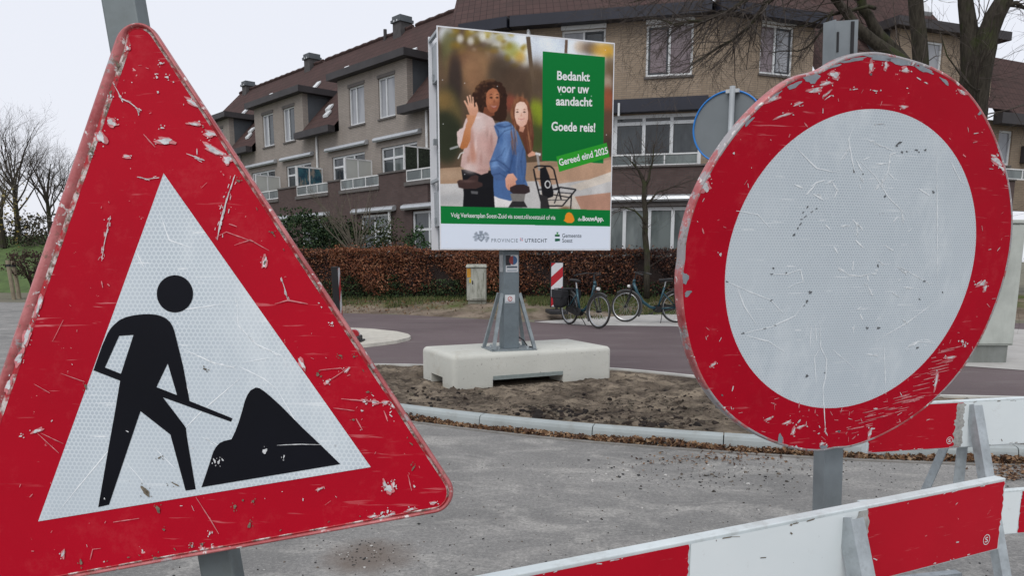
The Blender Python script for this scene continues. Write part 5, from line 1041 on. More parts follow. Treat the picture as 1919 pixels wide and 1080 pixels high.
# corner house: three facets bent round the junction
FB = Fac(zf_pt, -4800, -1); sB = FB.on(1335, 4)[0]; XC = FB.w(sB, 0, 0); FC = Fac(XC, 4700, 1); FA2 = Fac(zf_pt, -1770, -1)
ch = root('corner_house', (zf_pt[0], zf_pt[1], 0), 0, 'bowed tan brick corner house with navy band, bay glazing and balcony behind the round sign', 'house')
sA2 = -1.75; sC = 3.84
wB = [(1.57, 2.93, 6.95, 8.40), (4.16, 5.55, 6.90, 8.39)]; wC = [(1.80, 3.05, 7.06, 8.51)]
gB = (2.9, 5.9, 3.7, 5.80)
m_ = MB(); wall(m_, FB, 0, sB, 3.2, ZF, -.25, 0, wB + [gB, (.4, 2.3, 3.7, 5.6)]); wall(m_, FC, 0.002, sC, 3.2, ZF + .05, -.25, 0, wC + [(.5, 3.2, 3.7, 5.8)]); wall(m_, FA2, sA2, -.002, 3.2, ZF, -.25, 0); mk('wall', m_, TAN2, ch)
m_ = MB(); KR = -.3; back = 9.0
m_.poly([[FA2.w(sA2, KR, 0)[:2], FA2.w(0, KR, 0)[:2], FB.w(sB, KR, 0)[:2], FC.w(sC, KR, 0)[:2], FC.w(sC, -back, 0)[:2], FA2.w(sA2 - 3, -back, 0)[:2]]], lambda x, y: (x, y, ZF - .02)); mk('attic_floor', m_, STONE, ch)
m_ = MB(); m_.fbox(FC, sC - .2, sC - .002, -back, -.2505, 3.2, ZF - .03); mk('end_wall', m_, TAN2, ch)
m_ = MB()
for fa, a, b in ((FA2, sA2, 0), (FB, .0, sB), (FC, .0, sC + .3)): m_.fbox(fa, a + .001, b - .001, .001, .42, ZF - .30 + (.05 if fa is FC else 0), ZF + .02 + (.05 if fa is FC else 0))
mk('eaves_board', m_, NAVY, ch)
e1, e2, e3, e4 = FA2.w(sA2 - .3, .40, ZF + .02), FB.w(0, .40, ZF + .02), FB.w(sB, .40, ZF + .02), FC.w(sC + .3, .40, ZF + .07); t1, t2, t3, t4 = FA2.w(sA2 - 2.5, -4, 12.0), FB.w(-.5, -4.2, 12.0), FB.w(sB + .2, -4.2, 12.0), FC.w(sC + .3, -4, 12.0)
m_ = MB(); m_.add([e1, e2, e3, e4, t1, t2, t3, t4], [(0, 1, 5, 4), (1, 2, 6, 5), (2, 3, 7, 6)]); rfc = mk('roof', m_, TILE, ch)
p = at(905, 28, 27.5); m_ = MB(); m_.bar((p[0] - .1, p[1] + .2, p[2] - .32), (p[0] + .12, p[1] + .75, p[2] + .3), .5, .1); mk('skylight', m_, WFR, rfc)
for w, d, pm in ((wB[0], (1,), (GL_L, GL_D)), (wB[1], (0,), (GL_P, GL_P))):
    ww = window(ch, FB, *w, 0, (.5,), pm, .065, dark=d); mk('blind_box', MB().fbox(FB, w[0] - .02, w[1] + .02, .002, .06, w[3] + .0, w[3] + .15), WFR, ww)
ww = window(ch, FC, *wC[0], 0, (.46,), (GL_P, GL_L), .065, dark=(1,)); mk('blind_box', MB().fbox(FC, wC[0][0] - .02, wC[0][1] + .02, .002, .06, wC[0][3], wC[0][3] + .15), WFR, ww)
window(ch, FB, *gB, .05, (.13, .42, .70), (WFR, GL_D, GL_D, GL_D), .10, 5.55, sill=False); window(ch, FB, .4, 2.3, 3.7, 5.6, 0, (.5,), (GL_D,), .09, sill=False); window(ch, FC, .5, 3.2, 3.7, 5.8, 0, (.33, .66), (GL_D,), .1, sill=False)
m_ = MB(); m_.fbox(FB, 2.2, sB, .002, .34, 5.84, 6.22); m_.fbox(FC, .0, sC, .002, .34, 5.84, 6.22); mk('navy_band', m_, NAVY, ch)
m_ = MB(); m_.tube([FB.w(3.42, .4, 6.1), FB.w(3.42, .4, 5.72)], .035, 8); mk('overflow_pipe', m_, WFR, ch)
m_ = MB(); m_.tube([FB.w(.55, .05, 8.35), FB.w(.55, .22, 8.42), FB.w(.55, .22, 8.2)], .05, 8); mk('lamp_hook', m_, WFR, ch)
KB = 1.2; zb0, zb1, zb2 = FB.on(1200, 360, KB)[1], FB.on(1200, 314, KB)[1], FB.on(1200, 290, KB)[1]
m_ = MB(); sL = -.6
holesB = [(3.0, 5.85, .35, 2.95), (.3, 2.2, .6, 2.95)]
wall(m_, FB, sL, sB + .25, 0, zb1, KB - .2, KB, holesB); wall(m_, FC, .26, sC + 8, 0, zb1, KB - .2, KB, [(1, 3.6, .6, 2.95)]); pwl = mk('parapet_wall', m_, DBR, ch)
m_ = MB(); m_.fbox(FB, sL, sB + .25, .001, KB - .201, 3.3, 3.42); mk('terrace_slab', m_, STONE, ch)
mk('coping', MB().fbox(FB, sL, sB + .25, KB - .23, KB + .05, zb1 + .001, zb1 + .05), STONE, pwl)
railing(ch, FB, 2.0, FB.on(1309, 290, KB)[0], zb1 + .05, zb2 + .03, KB - .1); railing(ch, FB, -.5, 1.9, zb1 + .05, zb2 + .03, KB - .1)
awning(ch, FB, 2.2, 5.95, zb0 - .12, KB); mk('awning_flap', MB().fbox(FB, 2.2, 5.95, KB + .001, KB + .07, zb0 - .42, zb0 - .3), STONE, ch)
window(ch, FB, *holesB[0], KB, (.26, .52, .76), (GL_G, GL_G, GL_G, GL_G), .10, None, sill=False); window(ch, FB, *holesB[1], KB, (.5,), (GL_G,), .1, sill=False); window(ch, FC, 1, 3.6, .6, 2.95, KB, (.5,), (GL_G,), .1, sill=False)
# right-hand row beyond the corner
rh = root('terraced_house', FC.w(sC, 0, 0), math.atan2(FC.e[1], FC.e[0]), 'tan brick terraced house with brown tiled roof behind the large mossy tree', 'house')
s0, s1 = 7.2, 11.75; wD = [(8.51, 9.33, 7.3, 8.66)]
m_ = MB(); wall(m_, FC, s0, s1, 3.2, ZF + .1, -.25, 0, wD + [(8.0, 10.6, 3.7, 5.7)]); wall(m_, FC, sC + .001, s0, 3.2, GUT, -.25, 0); wall(m_, FC, s1, 26, 3.2, GUT - .3, -.25, 0, [(12.4, 13.1, 4.8, 6.0)]); mk('wall', m_, TAN2, rh)
for a_s in (s0, s1 - .12): mk('bay_cheek', MB().fbox(FC, a_s, a_s + .12, -2.6, -.251, GUT, ZF + .1), LEAD, rh)
mk('bay_roof_edge', MB().fbox(FC, s0 - .3, s1 + .35, -2.6, .34, ZF + .101, ZF + .38), FASC, rh)
m_ = MB(); zl = GUT - .25; m_.add([FC.w(sC + .31, .35, GUT), FC.w(s1 + 1.1, .35, GUT), FC.w(s1 - .6, -4, 12.4), FC.w(sC + .31, -4, 12.4)], [(0, 1, 2, 3)])
m_.add([FC.w(s1, .35, zl), FC.w(24, .35, zl), FC.w(24, -2.4, zl + 2.6), FC.w(s1, -1.4, zl + 2.6)], [(0, 1, 2, 3)]); rfd = mk('roof', m_, TILE, rh)
mk('gutter', MB().fbox(FC, sC + .32, s0 - .31, .2, .5, GUT - .1, GUT + .15), FASC, rh); mk('gutter', MB().fbox(FC, s1 + .02, 24, .2, .55, zl - .25, zl + .12), FASC, rh)
window(rh, FC, *wD[0], 0, (), (GL_L,), .07); window(rh, FC, 8.0, 10.6, 3.7, 5.7, 0, (.5,), (GL_D,), .09, sill=False); window(rh, FC, 12.4, 13.1, 4.8, 6.0, 0, (), (GL_L,), .07)
p = FC.w(9.8, -1.9, 10.4); mk('skylight', MB().hexa([FC.w(9.6, -1.3, 9.95), FC.w(10.1, -1.3, 9.95), FC.w(10.1, -1.75, 10.5), FC.w(9.6, -1.75, 10.5), FC.w(9.6, -1.2, 10.05), FC.w(10.1, -1.2, 10.05), FC.w(10.1, -1.65, 10.6), FC.w(9.6, -1.65, 10.6)]), WFR, rfd)
railing(rh, FC, 8.5, 16, zb1 + .05, zb2 + .05, KB - .1); mk('coping', MB().fbox(FC, .3, sC + 8, KB - .23, KB + .05, zb1 + .001, zb1 + .05), STONE, pwl)
mk('wall_lamp', MB().fbox(FC, 13.6, 13.85, .01, .25, 4.9, 5.5), FASC, rh); mk('downpipe', MB().tube([FC.w(14.6, .07, zl), FC.w(14.6, .07, 3.3)], .05, 8), RAILM, rh)
#@@PLANTS
# ------------------------------------------------------------------ leaves, hedge, shrubs
def leaf_mesh(C, size, rs, up=0.0, asp=.6, flat=1.0):
    N = len(C); a = rs.normal(size=(N, 3)); a[:, 2] *= flat; a /= np.linalg.norm(a, axis=1)[:, None]; b = rs.normal(size=(N, 3)); b[:, 2] = b[:, 2] * flat + up; b -= a * (a * b).sum(1)[:, None]; b /= np.linalg.norm(b, axis=1)[:, None]
    sz_ = (size * rs.uniform(.6, 1.3, N))[:, None]; n = np.cross(a, b) * sz_ * .18
    V = np.stack([C - a * sz_ / 2, C + b * sz_ * asp / 2 + n, C + a * sz_ / 2, C - b * sz_ * asp / 2 + n], 1).reshape(-1, 3)
    m_ = MB(); m_.v = V.tolist(); m_.f = [(4 * i, 4 * i + 1, 4 * i + 2, 4 * i + 3) for i in range(N)]; return m_
rs = np.random.RandomState(8)
HX0, HX1, HYF, HYB = -8.6, 7.2, 21.5, 22.6
HT = at(900, 468, HYF)[2]
hed = root('beech_hedge', ((HX0 + HX1) / 2, 22, .25), 0, 'long clipped beech hedge with rust brown winter leaves', 'hedge')
def htop(x): return HT + .05 * math.sin(x * 1.3) + .04 * math.sin(x * 3.7 + 1)
n = 90; m_ = MB(); V = []
for i in range(n):
    x = HX0 + (HX1 - HX0) * i / (n - 1); q = .10 * math.sin(x * 2.1) + .06 * math.sin(x * 5.3)
    V += [(x, HYF + .35 + q * .4, .1), (x, HYF + .17 + q, .7), (x, HYF + .2 + q, htop(x) - .17), (x, HYB - .2, htop(x) - .15), (x, HYB - .1, .1)]
m_.add(V, [(i * 5 + j, (i + 1) * 5 + j, (i + 1) * 5 + j + 1, i * 5 + j + 1) for i in range(n - 1) for j in range(4)]); mk('light_block_core', m_, M('hedge_core', (.022, .014, .012), .95, 0, .5, 7, .05, 25), hed)  # solid dark brown core added inside the leaves to block light
C = []
N = 30000; x = rs.uniform(HX0, HX1, N); z = .3 + rs.beta(1.5, 1.05, N) * (HT - .27); q = .14 * np.sin(x * 2.1) + .08 * np.sin(x * 5.3) + .11 * np.sin(z * 5 + x * 3) * np.sin(x * 1.1)
C.append(np.stack([x, HYF + .06 + q + np.abs(rs.normal(0, .07, N)) + np.clip(.55 - z, 0, 1) * .6, z], 1))
N = 9000; x = rs.uniform(HX0, HX1, N); C.append(np.stack([x, rs.uniform(HYF, HYB, N), HT + .05 * np.sin(x * 1.3) + .04 * np.sin(x * 3.7 + 1) - np.abs(rs.normal(0, .06, N)) + .02 + (rs.rand(N) < .08) * rs.uniform(0, .16, N)], 1))
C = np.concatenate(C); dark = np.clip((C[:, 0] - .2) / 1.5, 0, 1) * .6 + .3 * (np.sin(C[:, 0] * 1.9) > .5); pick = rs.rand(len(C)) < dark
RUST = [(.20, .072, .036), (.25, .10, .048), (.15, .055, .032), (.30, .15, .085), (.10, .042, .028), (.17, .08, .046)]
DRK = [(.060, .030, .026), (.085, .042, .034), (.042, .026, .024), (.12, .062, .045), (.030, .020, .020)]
mk('foliage', leaf_mesh(C[~pick], .075, rs), M_island('beech_leaves', RUST), hed, kind='stuff'); mk('dark_foliage', leaf_mesh(C[pick], .07, rs), M_island('beech_leaves_dark', DRK), hed, kind='stuff', label='darker purple brown leaves')  # second leaf set has its own purple brown colour, denser to the right
IV = []
for (x0, x1, zt_, N) in ((-4.9, -3.2, .75, 1800), (-2.3, -.9, .62, 1500), (-3.2, -2.3, .5, 500), (-.8, .1, .75, 800), (.6, 4.5, .55, 1200), (-7.5, -5, .6, 1200)):
    x = rs.uniform(x0, x1, N); z = .22 + rs.rand(N) ** 1.4 * zt_; IV.append(np.stack([x, HYF - .12 + .1 * np.sin(x * 4) + np.abs(rs.normal(0, .1, N)) + z * .15, z], 1))
mk('ground_ivy', leaf_mesh(np.concatenate(IV), .07, rs), M_island('ivy_leaves', [(.018, .035, .014), (.03, .055, .02), (.012, .022, .012), (.05, .075, .03)]), kind='stuff', label='dark green ivy growing along the foot of the hedge', cat='ivy')
def shrub(name, c, rx, ry, z0, z1, cols, N, size, label, nm='leaf', stems=7, cat='shrub'):
    rt = root(name, (c[0], c[1], 0.1), 0, label, cat); m_ = MB(); rng = random.Random(int(c[0] * 100))
    for i in range(stems):
        a = rng.uniform(0, 6.28); r = rng.uniform(.2, .9); m_.tube([(c[0] + rng.uniform(-.1, .1), c[1] + rng.uniform(-.1, .1), .0), (c[0] + .5 * r * rx * math.cos(a), c[1] + .5 * r * ry * math.sin(a), (z0 + z1) * .45), (c[0] + r * rx * math.cos(a), c[1] + r * ry * math.sin(a), z0 + (z1 - z0) * .85)], [.035, .02, .008], 5)
    mk('stem', m_, BARK, rt, kind='stuff')
    d = rs.normal(size=(N, 3)); d /= np.linalg.norm(d, axis=1)[:, None]; r = rs.uniform(.55, 1.0, N) ** .5
    lump = 1 + .22 * np.sin(d[:, 0] * 5 + c[0]) * np.sin(d[:, 2] * 6) + .15 * np.sin(d[:, 1] * 9 + 2)
    P = d * (r * lump)[:, None] * np.array([rx, ry, (z1 - z0) / 2]) + np.array([c[0], c[1], (z0 + z1) / 2]); P[:, 2] = np.maximum(P[:, 2], .2)
    mk('crown', leaf_mesh(P, size, rs), M_island(name + '_leaves', cols), rt, kind='stuff'); return rt
def bark():
    g = NG('bark'); c = g.mix(g.ramp(g.noise(9, 6, g.map((3, 3, .6)), .7), .35, .65), (.026, .023, .018), (.066, .058, .046)); c = g.mix(g.ramp(g.noise(2.5, 5), .5, .66, 0, .8), c, (.045, .055, .022)); g.bump(g.noise(30, 6, g.map((2, 2, .4))), .015, .8); return g.out(c, .95, 0, .1)
BARK = bark(); TWIG = M('twig_brown', (.060, .048, .040), .9, 0, .3, 4); TWIGL = M('twig_pale', (.12, .105, .08), .9, 0, .3, 4)
GREEN = [(.022, .045, .020), (.035, .065, .026), (.014, .028, .014), (.055, .085, .035)]; OLIVE = [(.05, .06, .022), (.075, .082, .03), (.03, .038, .016), (.10, .10, .045)]
def p_at(u, v, y): q = at(u, v, y); return q
c1 = at(580, 440, 23.6); shrub('evergreen_shrub', (c1[0], 23.7), 1.45, .8, .4, at(580, 402, 23.7)[2], GREEN, 7500, .11, 'dense dark green evergreen shrub rising behind the hedge')
c1 = at(660, 440, 24); shrub('olive_shrub', (c1[0], 24.2), 1.7, .6, .5, at(640, 410, 24)[2], [(.035, .055, .022), (.055, .075, .028), (.025, .036, .016), (.075, .09, .04)], 5600, .10, 'loose olive green shrub below the ground floor awnings')
c1 = at(778, 445, 23.4); shrub('glossy_shrub', (c1[0], 23.5), .42, .4, .6, at(778, 428, 23.4)[2], [(.04, .08, .03), (.06, .11, .045), (.025, .05, .022)], 1200, .10, 'small bright green shrub showing beside the rear billboard panel')
# ------------------------------------------------------------------ bare trees
def grow(m_, p, d, L, r, depth, rng, spread=.55, up=.08, seg=3, nside=5, kids=(2, 4)):
    pts = [np.array(p, float)]; rad = [r]; d = np.array(d, float)
    for i in range(seg):
        d = d + np.array([rng.gauss(0, .16), rng.gauss(0, .16), rng.gauss(0, .12) + up]); d /= np.linalg.norm(d); pts.append(pts[-1] + d * L / seg); rad.append(r * (1 - .55 * (i + 1) / seg))
    m_.tube(pts, rad, nside if depth > 1 else 3, caps=False)
    if depth <= 0: return
    for _ in range(rng.randint(*kids)):
        t = rng.uniform(.3, 1.0); i = min(int(t * seg), seg - 1); q = pts[i] + (pts[i + 1] - pts[i]) * (t * seg - i)
        nd = d + np.array([rng.gauss(0, spread), rng.gauss(0, spread), rng.gauss(0, spread)]); nd /= np.linalg.norm(nd)
        grow(m_, q, nd, L * rng.uniform(.5, .78), max(rad[i] * .55, .0025), depth - 1, rng, spread, up, seg, nside, kids)
def limb(m_, tw, px, y, rad, rng, twigs=0, L=.9, depth=2, tr=.012, up=-.02, jit=.25):
    pts = [at(u, v, y[i] if hasattr(y, '__len__') else y) for i, (u, v) in enumerate(px)]; P = []
    for a, b in zip(pts[:-1], pts[1:]): P += [a, (a + b) / 2 + np.array([rng.gauss(0, .02), rng.gauss(0, .03), rng.gauss(0, .02)])]
    P.append(pts[-1]); R_ = np.interp(np.linspace(0, 1, len(P)), np.linspace(0, 1, len(rad)), rad); m_.tube(P, list(R_), 9)
    for _ in range(twigs):
        i = rng.randrange(1, len(P)); d = P[i] - P[i - 1]; d = d / np.linalg.norm(d) + np.array([rng.gauss(0, .6), rng.gauss(0, .5), rng.gauss(-.1, .5)]); d /= np.linalg.norm(d)
        grow(tw, P[i - 1] + (P[i] - P[i - 1]) * rng.random(), d, L * rng.uniform(.6, 1.2), min(R_[i] * .5, tr), depth, rng, .6, up)
TY = 13.0; rng = random.Random(21); b_ = gnd(1775, 640); tb = (b_[0], TY)
tree = root('oak_tree', (at(1780, 500, TY)[0], TY, .02), 0, 'large bare tree with several mossy trunks spreading in front of the right-hand house', 'tree')
m_, tw = MB(), MB()
basep = (1780, 655)
limb(m_, tw, [basep, (1790, 500), (1808, 350), (1818, 220), (1822, 130), (1815, 50), (1806, -40), (1790, -160)], TY, [.36, .28, .24, .21, .18, .13, .10, .06], rng, 10, 1.6)
limb(m_, tw, [(1818, 260), (1832, 160), (1846, 90), (1864, 30), (1890, -30), (1940, -120)], [TY, TY - .1, TY - .15, TY - .2, TY - .2, TY], [.17, .18, .17, .15, .12, .07], rng, 12, 1.3)
limb(m_, tw, [(1788, 420), (1745, 270), (1726, 140), (1722, 60), (1716, 0), (1712, -120)], [TY, TY + .2, TY + .3, TY + .3, TY + .3, TY + .3], [.20, .15, .13, .12, .115, .07], rng, 8, 1.2)
limb(m_, tw, [(1770, 330), (1715, 150), (1680, 100), (1648, 66), (1628, 30), (1614, 0), (1600, -60)], TY - .3, [.14, .12, .10, .085, .075, .07, .05], rng, 8, 1.2)
limb(m_, tw, [(1740, 260), (1690, 115), (1640, 80), (1600, 45), (1575, 10), (1545, -40), (1490, -90)], TY - .5, [.13, .11, .09, .075, .065, .06, .045], rng, 6, 1.2)
limb(m_, tw, [(1612, -5), (1560, -22), (1480, -25), (1432, 10), (1400, 52), (1345, 88), (1292, 124)], TY - 1.0, [.05, .045, .04, .03, .022, .016, .007], rng, 60, .75, 2, .011, -.05)
limb(m_, tw, [(1575, 0), (1520, -30), (1440, -30), (1370, 18), (1318, 40), (1268, 47), (1205, 30)], TY - .8, [.05, .04, .035, .028, .022, .015, .006], rng, 70, .75, 2, .011, -.03)
limb(m_, tw, [(1545, -40), (1430, -60), (1330, -30), (1250, -10), (1180, 5)], TY - .6, [.04, .035, .025, .018, .006], rng, 50, .7, 2, .010, -.06)
limb(m_, tw, [(1640, 15), (1600, 18), (1565, 26), (1525, 42), (1470, 48)], TY - .4, [.03, .025, .02, .014, .006], rng, 14, .7)
limb(m_, tw, [(1560, 20), (1530, 70), (1510, 90), (1490, 95), (1440, 100)], TY - .6, [.02, .018, .013, .01, .005], rng, 14, .6)
limb(m_, tw, [(1830, 170), (1800, 140), (1775, 105), (1762, 60)], TY - .3, [.02, .014, .01, .005], rng, 8, .5)
limb(m_, tw, [(1880, 10), (1905, 5), (1930, 18), (1960, 60)], TY - .3, [.06, .035, .02, .008], rng, 16, .7)
mk('trunk', m_, BARK, tree, smooth=True); mk('twigs', tw, TWIG, tree, kind='stuff')
st_ = root('street_tree', (at(1213, 480, 20.6)[0], 20.6, .25), 0, 'thin young bare tree standing against the corner house balcony', 'tree'); m_, tw = MB(), MB()
limb(m_, tw, [(1212, 560), (1213, 480), (1210, 400), (1208, 345), (1196, 318), (1180, 300)], 20.6, [.09, .085, .075, .06, .035, .015], rng, 16, .9, 2, .012, .02)
limb(m_, tw, [(1209, 350), (1218, 320), (1224, 292), (1226, 270)], 20.6, [.04, .03, .02, .01], rng, 14, .8, 2, .012, .02); limb(m_, tw, [(1210, 420), (1190, 395), (1168, 388), (1150, 395)], 20.5, [.03, .022, .016, .007], rng, 12, .8, 2, .01, 0); limb(m_, tw, [(1210, 385), (1232, 360), (1262, 350), (1285, 352)], 20.6, [.03, .022, .014, .006], rng, 12, .8, 2, .01, 0)
mk('trunk', m_, BARK, st_, smooth=True); mk('twigs', tw, TWIG, st_, kind='stuff')
bs = root('bare_shrub', (at(668, 470, 23)[0], 23.0, .2), 0, 'leafless shrub with pale fanning stems behind the hedge', 'shrub'); m_ = MB()
for i in range(17):
    u = 668 + rng.gauss(0, 4); e = (668 + rng.uniform(-75, 70), rng.uniform(368, 430)); p0 = at(u, 485, 23); p1 = at(*e, 23 + rng.uniform(-.4, .4)); mid = (p0 + p1) / 2 + np.array([rng.gauss(0, .08), 0, .1]); m_.tube([p0, mid, p1], [.028, .018, .008], 5, caps=False)
    for _ in range(3): grow(m_, mid + (p1 - mid) * rng.random(), (p1 - mid) / np.linalg.norm(p1 - mid), .6, .008, 1, rng, .4, .1)
mk('stems', m_, TWIGL, bs, kind='stuff')
def far_tree(u, vb, vt, y, seed, label, mat, lean=0, n=7, name='bare_tree', dep=4):
    rt = root(name, (at(u, vb, y)[0], y, max(0, at(u, vb, y)[2] - .1)), 0, label, 'tree', 'bare trees beyond the grass bank'); rng = random.Random(seed); m_ = MB(); p = at(u, vb, y); Ht = at(u, vt, y)[2] - p[2]
    m_.tube([p - [0, 0, .4], p + [0, 0, Ht * .3], p + [lean, 0, Ht * .55]], [.16, .12, .07], 7); mk('trunk', m_, BARK, rt); m_ = MB()
    for i in range(n):
        t = rng.uniform(.12, .55); a = rng.uniform(0, 6.28); grow(m_, p + [lean * t, 0, Ht * t], (math.cos(a) * .6, math.sin(a) * .6, 1), Ht * (.62 - t * .3), .05, dep, rng, .5, .10, 3, 4, (2, 4))
    mk('crown', m_, mat, rt, kind='stuff'); return rt
far_tree(35, 440, 250, 42, 3, 'tall grey bare tree on the bank, the highest of its group', TWIG, 0, 15); far_tree(95, 440, 300, 46, 5, 'bare tree with thin upright twigs close to the triangle sign edge', TWIG, 0, 14); far_tree(5, 450, 320, 39, 9, 'low spreading bare tree with a few yellow leaves', TWIGL, -.5, 12); far_tree(150, 440, 320, 50, 14, 'slender bare tree mostly hidden behind the triangle sign', TWIG, 0, 6)
c1 = at(8, 390, 38.5); P = c1 + rs.normal(size=(110, 3)) * np.array([.6, .5, .7]); mk('foliage', leaf_mesh(P, .16, rs), M_island('yellow_leaves', [(.25, .19, .05), (.18, .14, .05), (.32, .27, .12)]), [o for o in bpy.data.objects if o.name == 'bare_tree.002'][0], kind='stuff')
for i, (u, v0, v1, rx, cols, lab) in enumerate(((20, 478, 405, 2.4, [(.075, .06, .046), (.10, .082, .06), (.05, .046, .032), (.15, .13, .07)], 'dull brown thicket below the bare trees'), (100, 476, 400, 2.2, [(.075, .066, .054), (.10, .088, .07), (.05, .055, .034)], 'grey brown thicket next to the triangle sign edge'), (62, 522, 470, .75, [(.055, .032, .026), (.075, .045, .034), (.04, .026, .022)], 'low reddish brown bush at the roadside by the stakes'))):
    y = 40 if i < 2 else 28; c1 = at(u, v0, y); shrub('thicket', (c1[0], y), rx, 1.0, max(c1[2], .05), at(u, v1, y)[2], cols, 1500 if i < 2 else 1500, .15 if i < 2 else .09, lab, stems=9)
# grass blades on the verge and gutter leaf litter
def blades(P, h, rs, w=.012):
    N = len(P); a = rs.uniform(0, 6.28, N); d = np.stack([np.cos(a), np.sin(a), 0 * a], 1); hh = (h * rs.uniform(.5, 1.3, N))[:, None]; ln = rs.normal(0, .35, (N, 3)) * hh; ln[:, 2] = 0
    V = np.stack([P - d * w, P + d * w, P + ln + np.array([0, 0, 1]) * hh], 1).reshape(-1, 3); m_ = MB(); m_.v = V.tolist(); m_.f = [(3 * i, 3 * i + 1, 3 * i + 2) for i in range(N)]; return m_
G = []
for (x0, x1, y0, y1, N) in ((.4, 4.6, 19.0, 21.6, 9000), (-3.5, -.2, 20.2, 21.6, 2200), (-9, -3.5, 20.6, 21.7, 2500), (1.2, 2.2, 17.6, 18.6, 300), (4.6, 9, 18.8, 21.5, 2500)):
    x, y = rs.uniform(x0, x1, N), rs.uniform(y0, y1, N); keep = np.sin(x * 2.3 + 1) * np.sin(y * 3.1) + rs.normal(0, .5, N) > -.5; x, y = x[keep], y[keep]; G.append(np.stack([x, y, [verge_z(a, b) - .01 for a, b in zip(x, y)]], 1))
mk('verge_grass', blades(np.concatenate(G), .13, rs), M_island('grass_blades', [(.055, .085, .02), (.08, .11, .03), (.11, .12, .045), (.14, .125, .06), (.04, .06, .02)]), kind='stuff', label='short patchy grass in front of the hedge', cat='grass')
N = 2600; x, y = rs.uniform(-8.5, 5, N), rs.normal(20.6, .7, N); y = np.clip(y, 17.7, 21.7); zz = np.array([verge_z(a, b) for a, b in zip(x, y)]); k = zz > -.0; P = np.stack([x, y, zz + .03], 1)[k]; mk('fallen_leaves', leaf_mesh(P, .06, rs), M_island('fallen_leaf_brown', [(.14, .075, .035), (.2, .12, .06), (.09, .05, .03), (.25, .17, .1)]), kind='stuff', label='scattered brown leaves on the sandy verge', cat='leaves')
N = 7500; dd = rs.uniform(.6, dl[-1] - .5, N); off = -rs.beta(1.3, 1.2, N) * .105 - .0; P = []
for d, o in zip(dd, off):
    p = kpt(d); t = kpt(d + .05) - kpt(d - .05); t /= np.linalg.norm(t); heap = .5 + .5 * math.sin(d * 4.1) * math.sin(d * 1.7 + 1); P.append((p[0] - t[1] * o, p[1] + t[0] * o, .012 + rs.rand() * (.014 + .036 * heap)))
C0 = np.array(P); N = 900; sp = [gnd(rs.normal(1370, 75), rs.uniform(850, 868)) for _ in range(130)] + [gnd(rs.uniform(1180, 1560), 858 + abs(rs.normal(0, 14))) for _ in range(90)] + [gnd(rs.normal(1905, 30), rs.uniform(868, 905)) for _ in range(420)]
C1 = np.array(sp) + np.array([0, 0, .016])
lm = leaf_mesh(C0, .040, rs, 0, .62, .7); l2 = leaf_mesh(C1, .026, rs, 0, .6, .22); lm.add(l2.v, l2.f); mk('leaf_litter', lm, M_island('dry_leaves', [(.13, .065, .033), (.19, .11, .06), (.085, .045, .028), (.27, .18, .11), (.06, .035, .025), (.22, .13, .07)]), kind='stuff', label='dry brown leaves heaped in the gutter along the kerb', cat='leaves')
# clods and gravel
def rocks(P, S, rs):
    f_ = 1.618; base = np.array([(-1, f_, 0), (1, f_, 0), (-1, -f_, 0), (1, -f_, 0), (0, -1, f_), (0, 1, f_), (0, -1, -f_), (0, 1, -f_), (f_, 0, -1), (f_, 0, 1), (-f_, 0, -1), (-f_, 0, 1)]) / 1.9
    Fs = [(0, 11, 5), (0, 5, 1), (0, 1, 7), (0, 7, 10), (0, 10, 11), (1, 5, 9), (5, 11, 4), (11, 10, 2), (10, 7, 6), (7, 1, 8), (3, 9, 4), (3, 4, 2), (3, 2, 6), (3, 6, 8), (3, 8, 9), (4, 9, 5), (2, 4, 11), (6, 2, 10), (8, 6, 7), (9, 8, 1)]
    m_ = MB()
    for p, s in zip(P, S):
        V = (base + rs.normal(0, .22, (12, 3))) * s * np.array([1, 1, .7]); q = rs.uniform(0, 6.28); c, s_ = math.cos(q), math.sin(q); V = V @ np.array([[c, -s_, 0], [s_, c, 0], [0, 0, 1]]) + p; m_.add(V, Fs)
    return m_
def bed_at(u, v):
    p = gnd(u, v, .09); dd_ = np.sum((bed_pts[:, :, :2] - p[:2]) ** 2, 2); i, j = np.unravel_index(np.argmin(dd_), dd_.shape); return (p[0], p[1], bed_pts[i, j, 2])
P, S = [], []
def clods(n, u, su, v, sv, big):
    for _ in range(n):
        q = gnd(rs.normal(u, su), rs.normal(v, sv), .09); dd_ = np.sum((bed_pts[:, :, :2] - q[:2]) ** 2, 2); i, j = np.unravel_index(np.argmin(dd_), dd_.shape)
        if dd_[i, j] > .003 or j < 4 or j > n2 - 5: continue
        P.append((q[0], q[1], bed_pts[i, j, 2])); S.append(abs(rs.normal(0, big)) + .003)
clods(420, 1035, 42, 777, 6, .017); clods(420, 1190, 60, 797, 6, .018); clods(120, 960, 16, 776, 4, .012); clods(1500, 1010, 230, 765, 28, .007); clods(160, 830, 60, 745, 12, .012); clods(200, 1230, 60, 760, 20, .012)
mk('soil_clods', rocks(P, S, rs), M_island('soil_clod', [(.035, .028, .024), (.055, .044, .035), (.10, .085, .065), (.022, .019, .018), (.16, .13, .10)], .95, .1), kind='stuff', label='dark clods of earth on the bare bed behind the kerb', cat='soil')
P, S = [], []
for _ in range(900):
    u, v = rs.uniform(300, 1900), 870 + 260 * rs.rand() ** 1.6; P.append(gnd(u, v) + [0, 0, .006]); S.append(.0016 + abs(rs.normal(0, .0022)))
for _ in range(260): P.append(gnd(rs.normal(1330, 130), rs.normal(890, 16)) + [0, 0, .006]); S.append(.002 + abs(rs.normal(0, .004)))
for _ in range(110): P.append(gnd(rs.normal(700, 50), rs.normal(1040, 16)) + [0, 0, .006]); S.append(.0015 + abs(rs.normal(0, .002)))
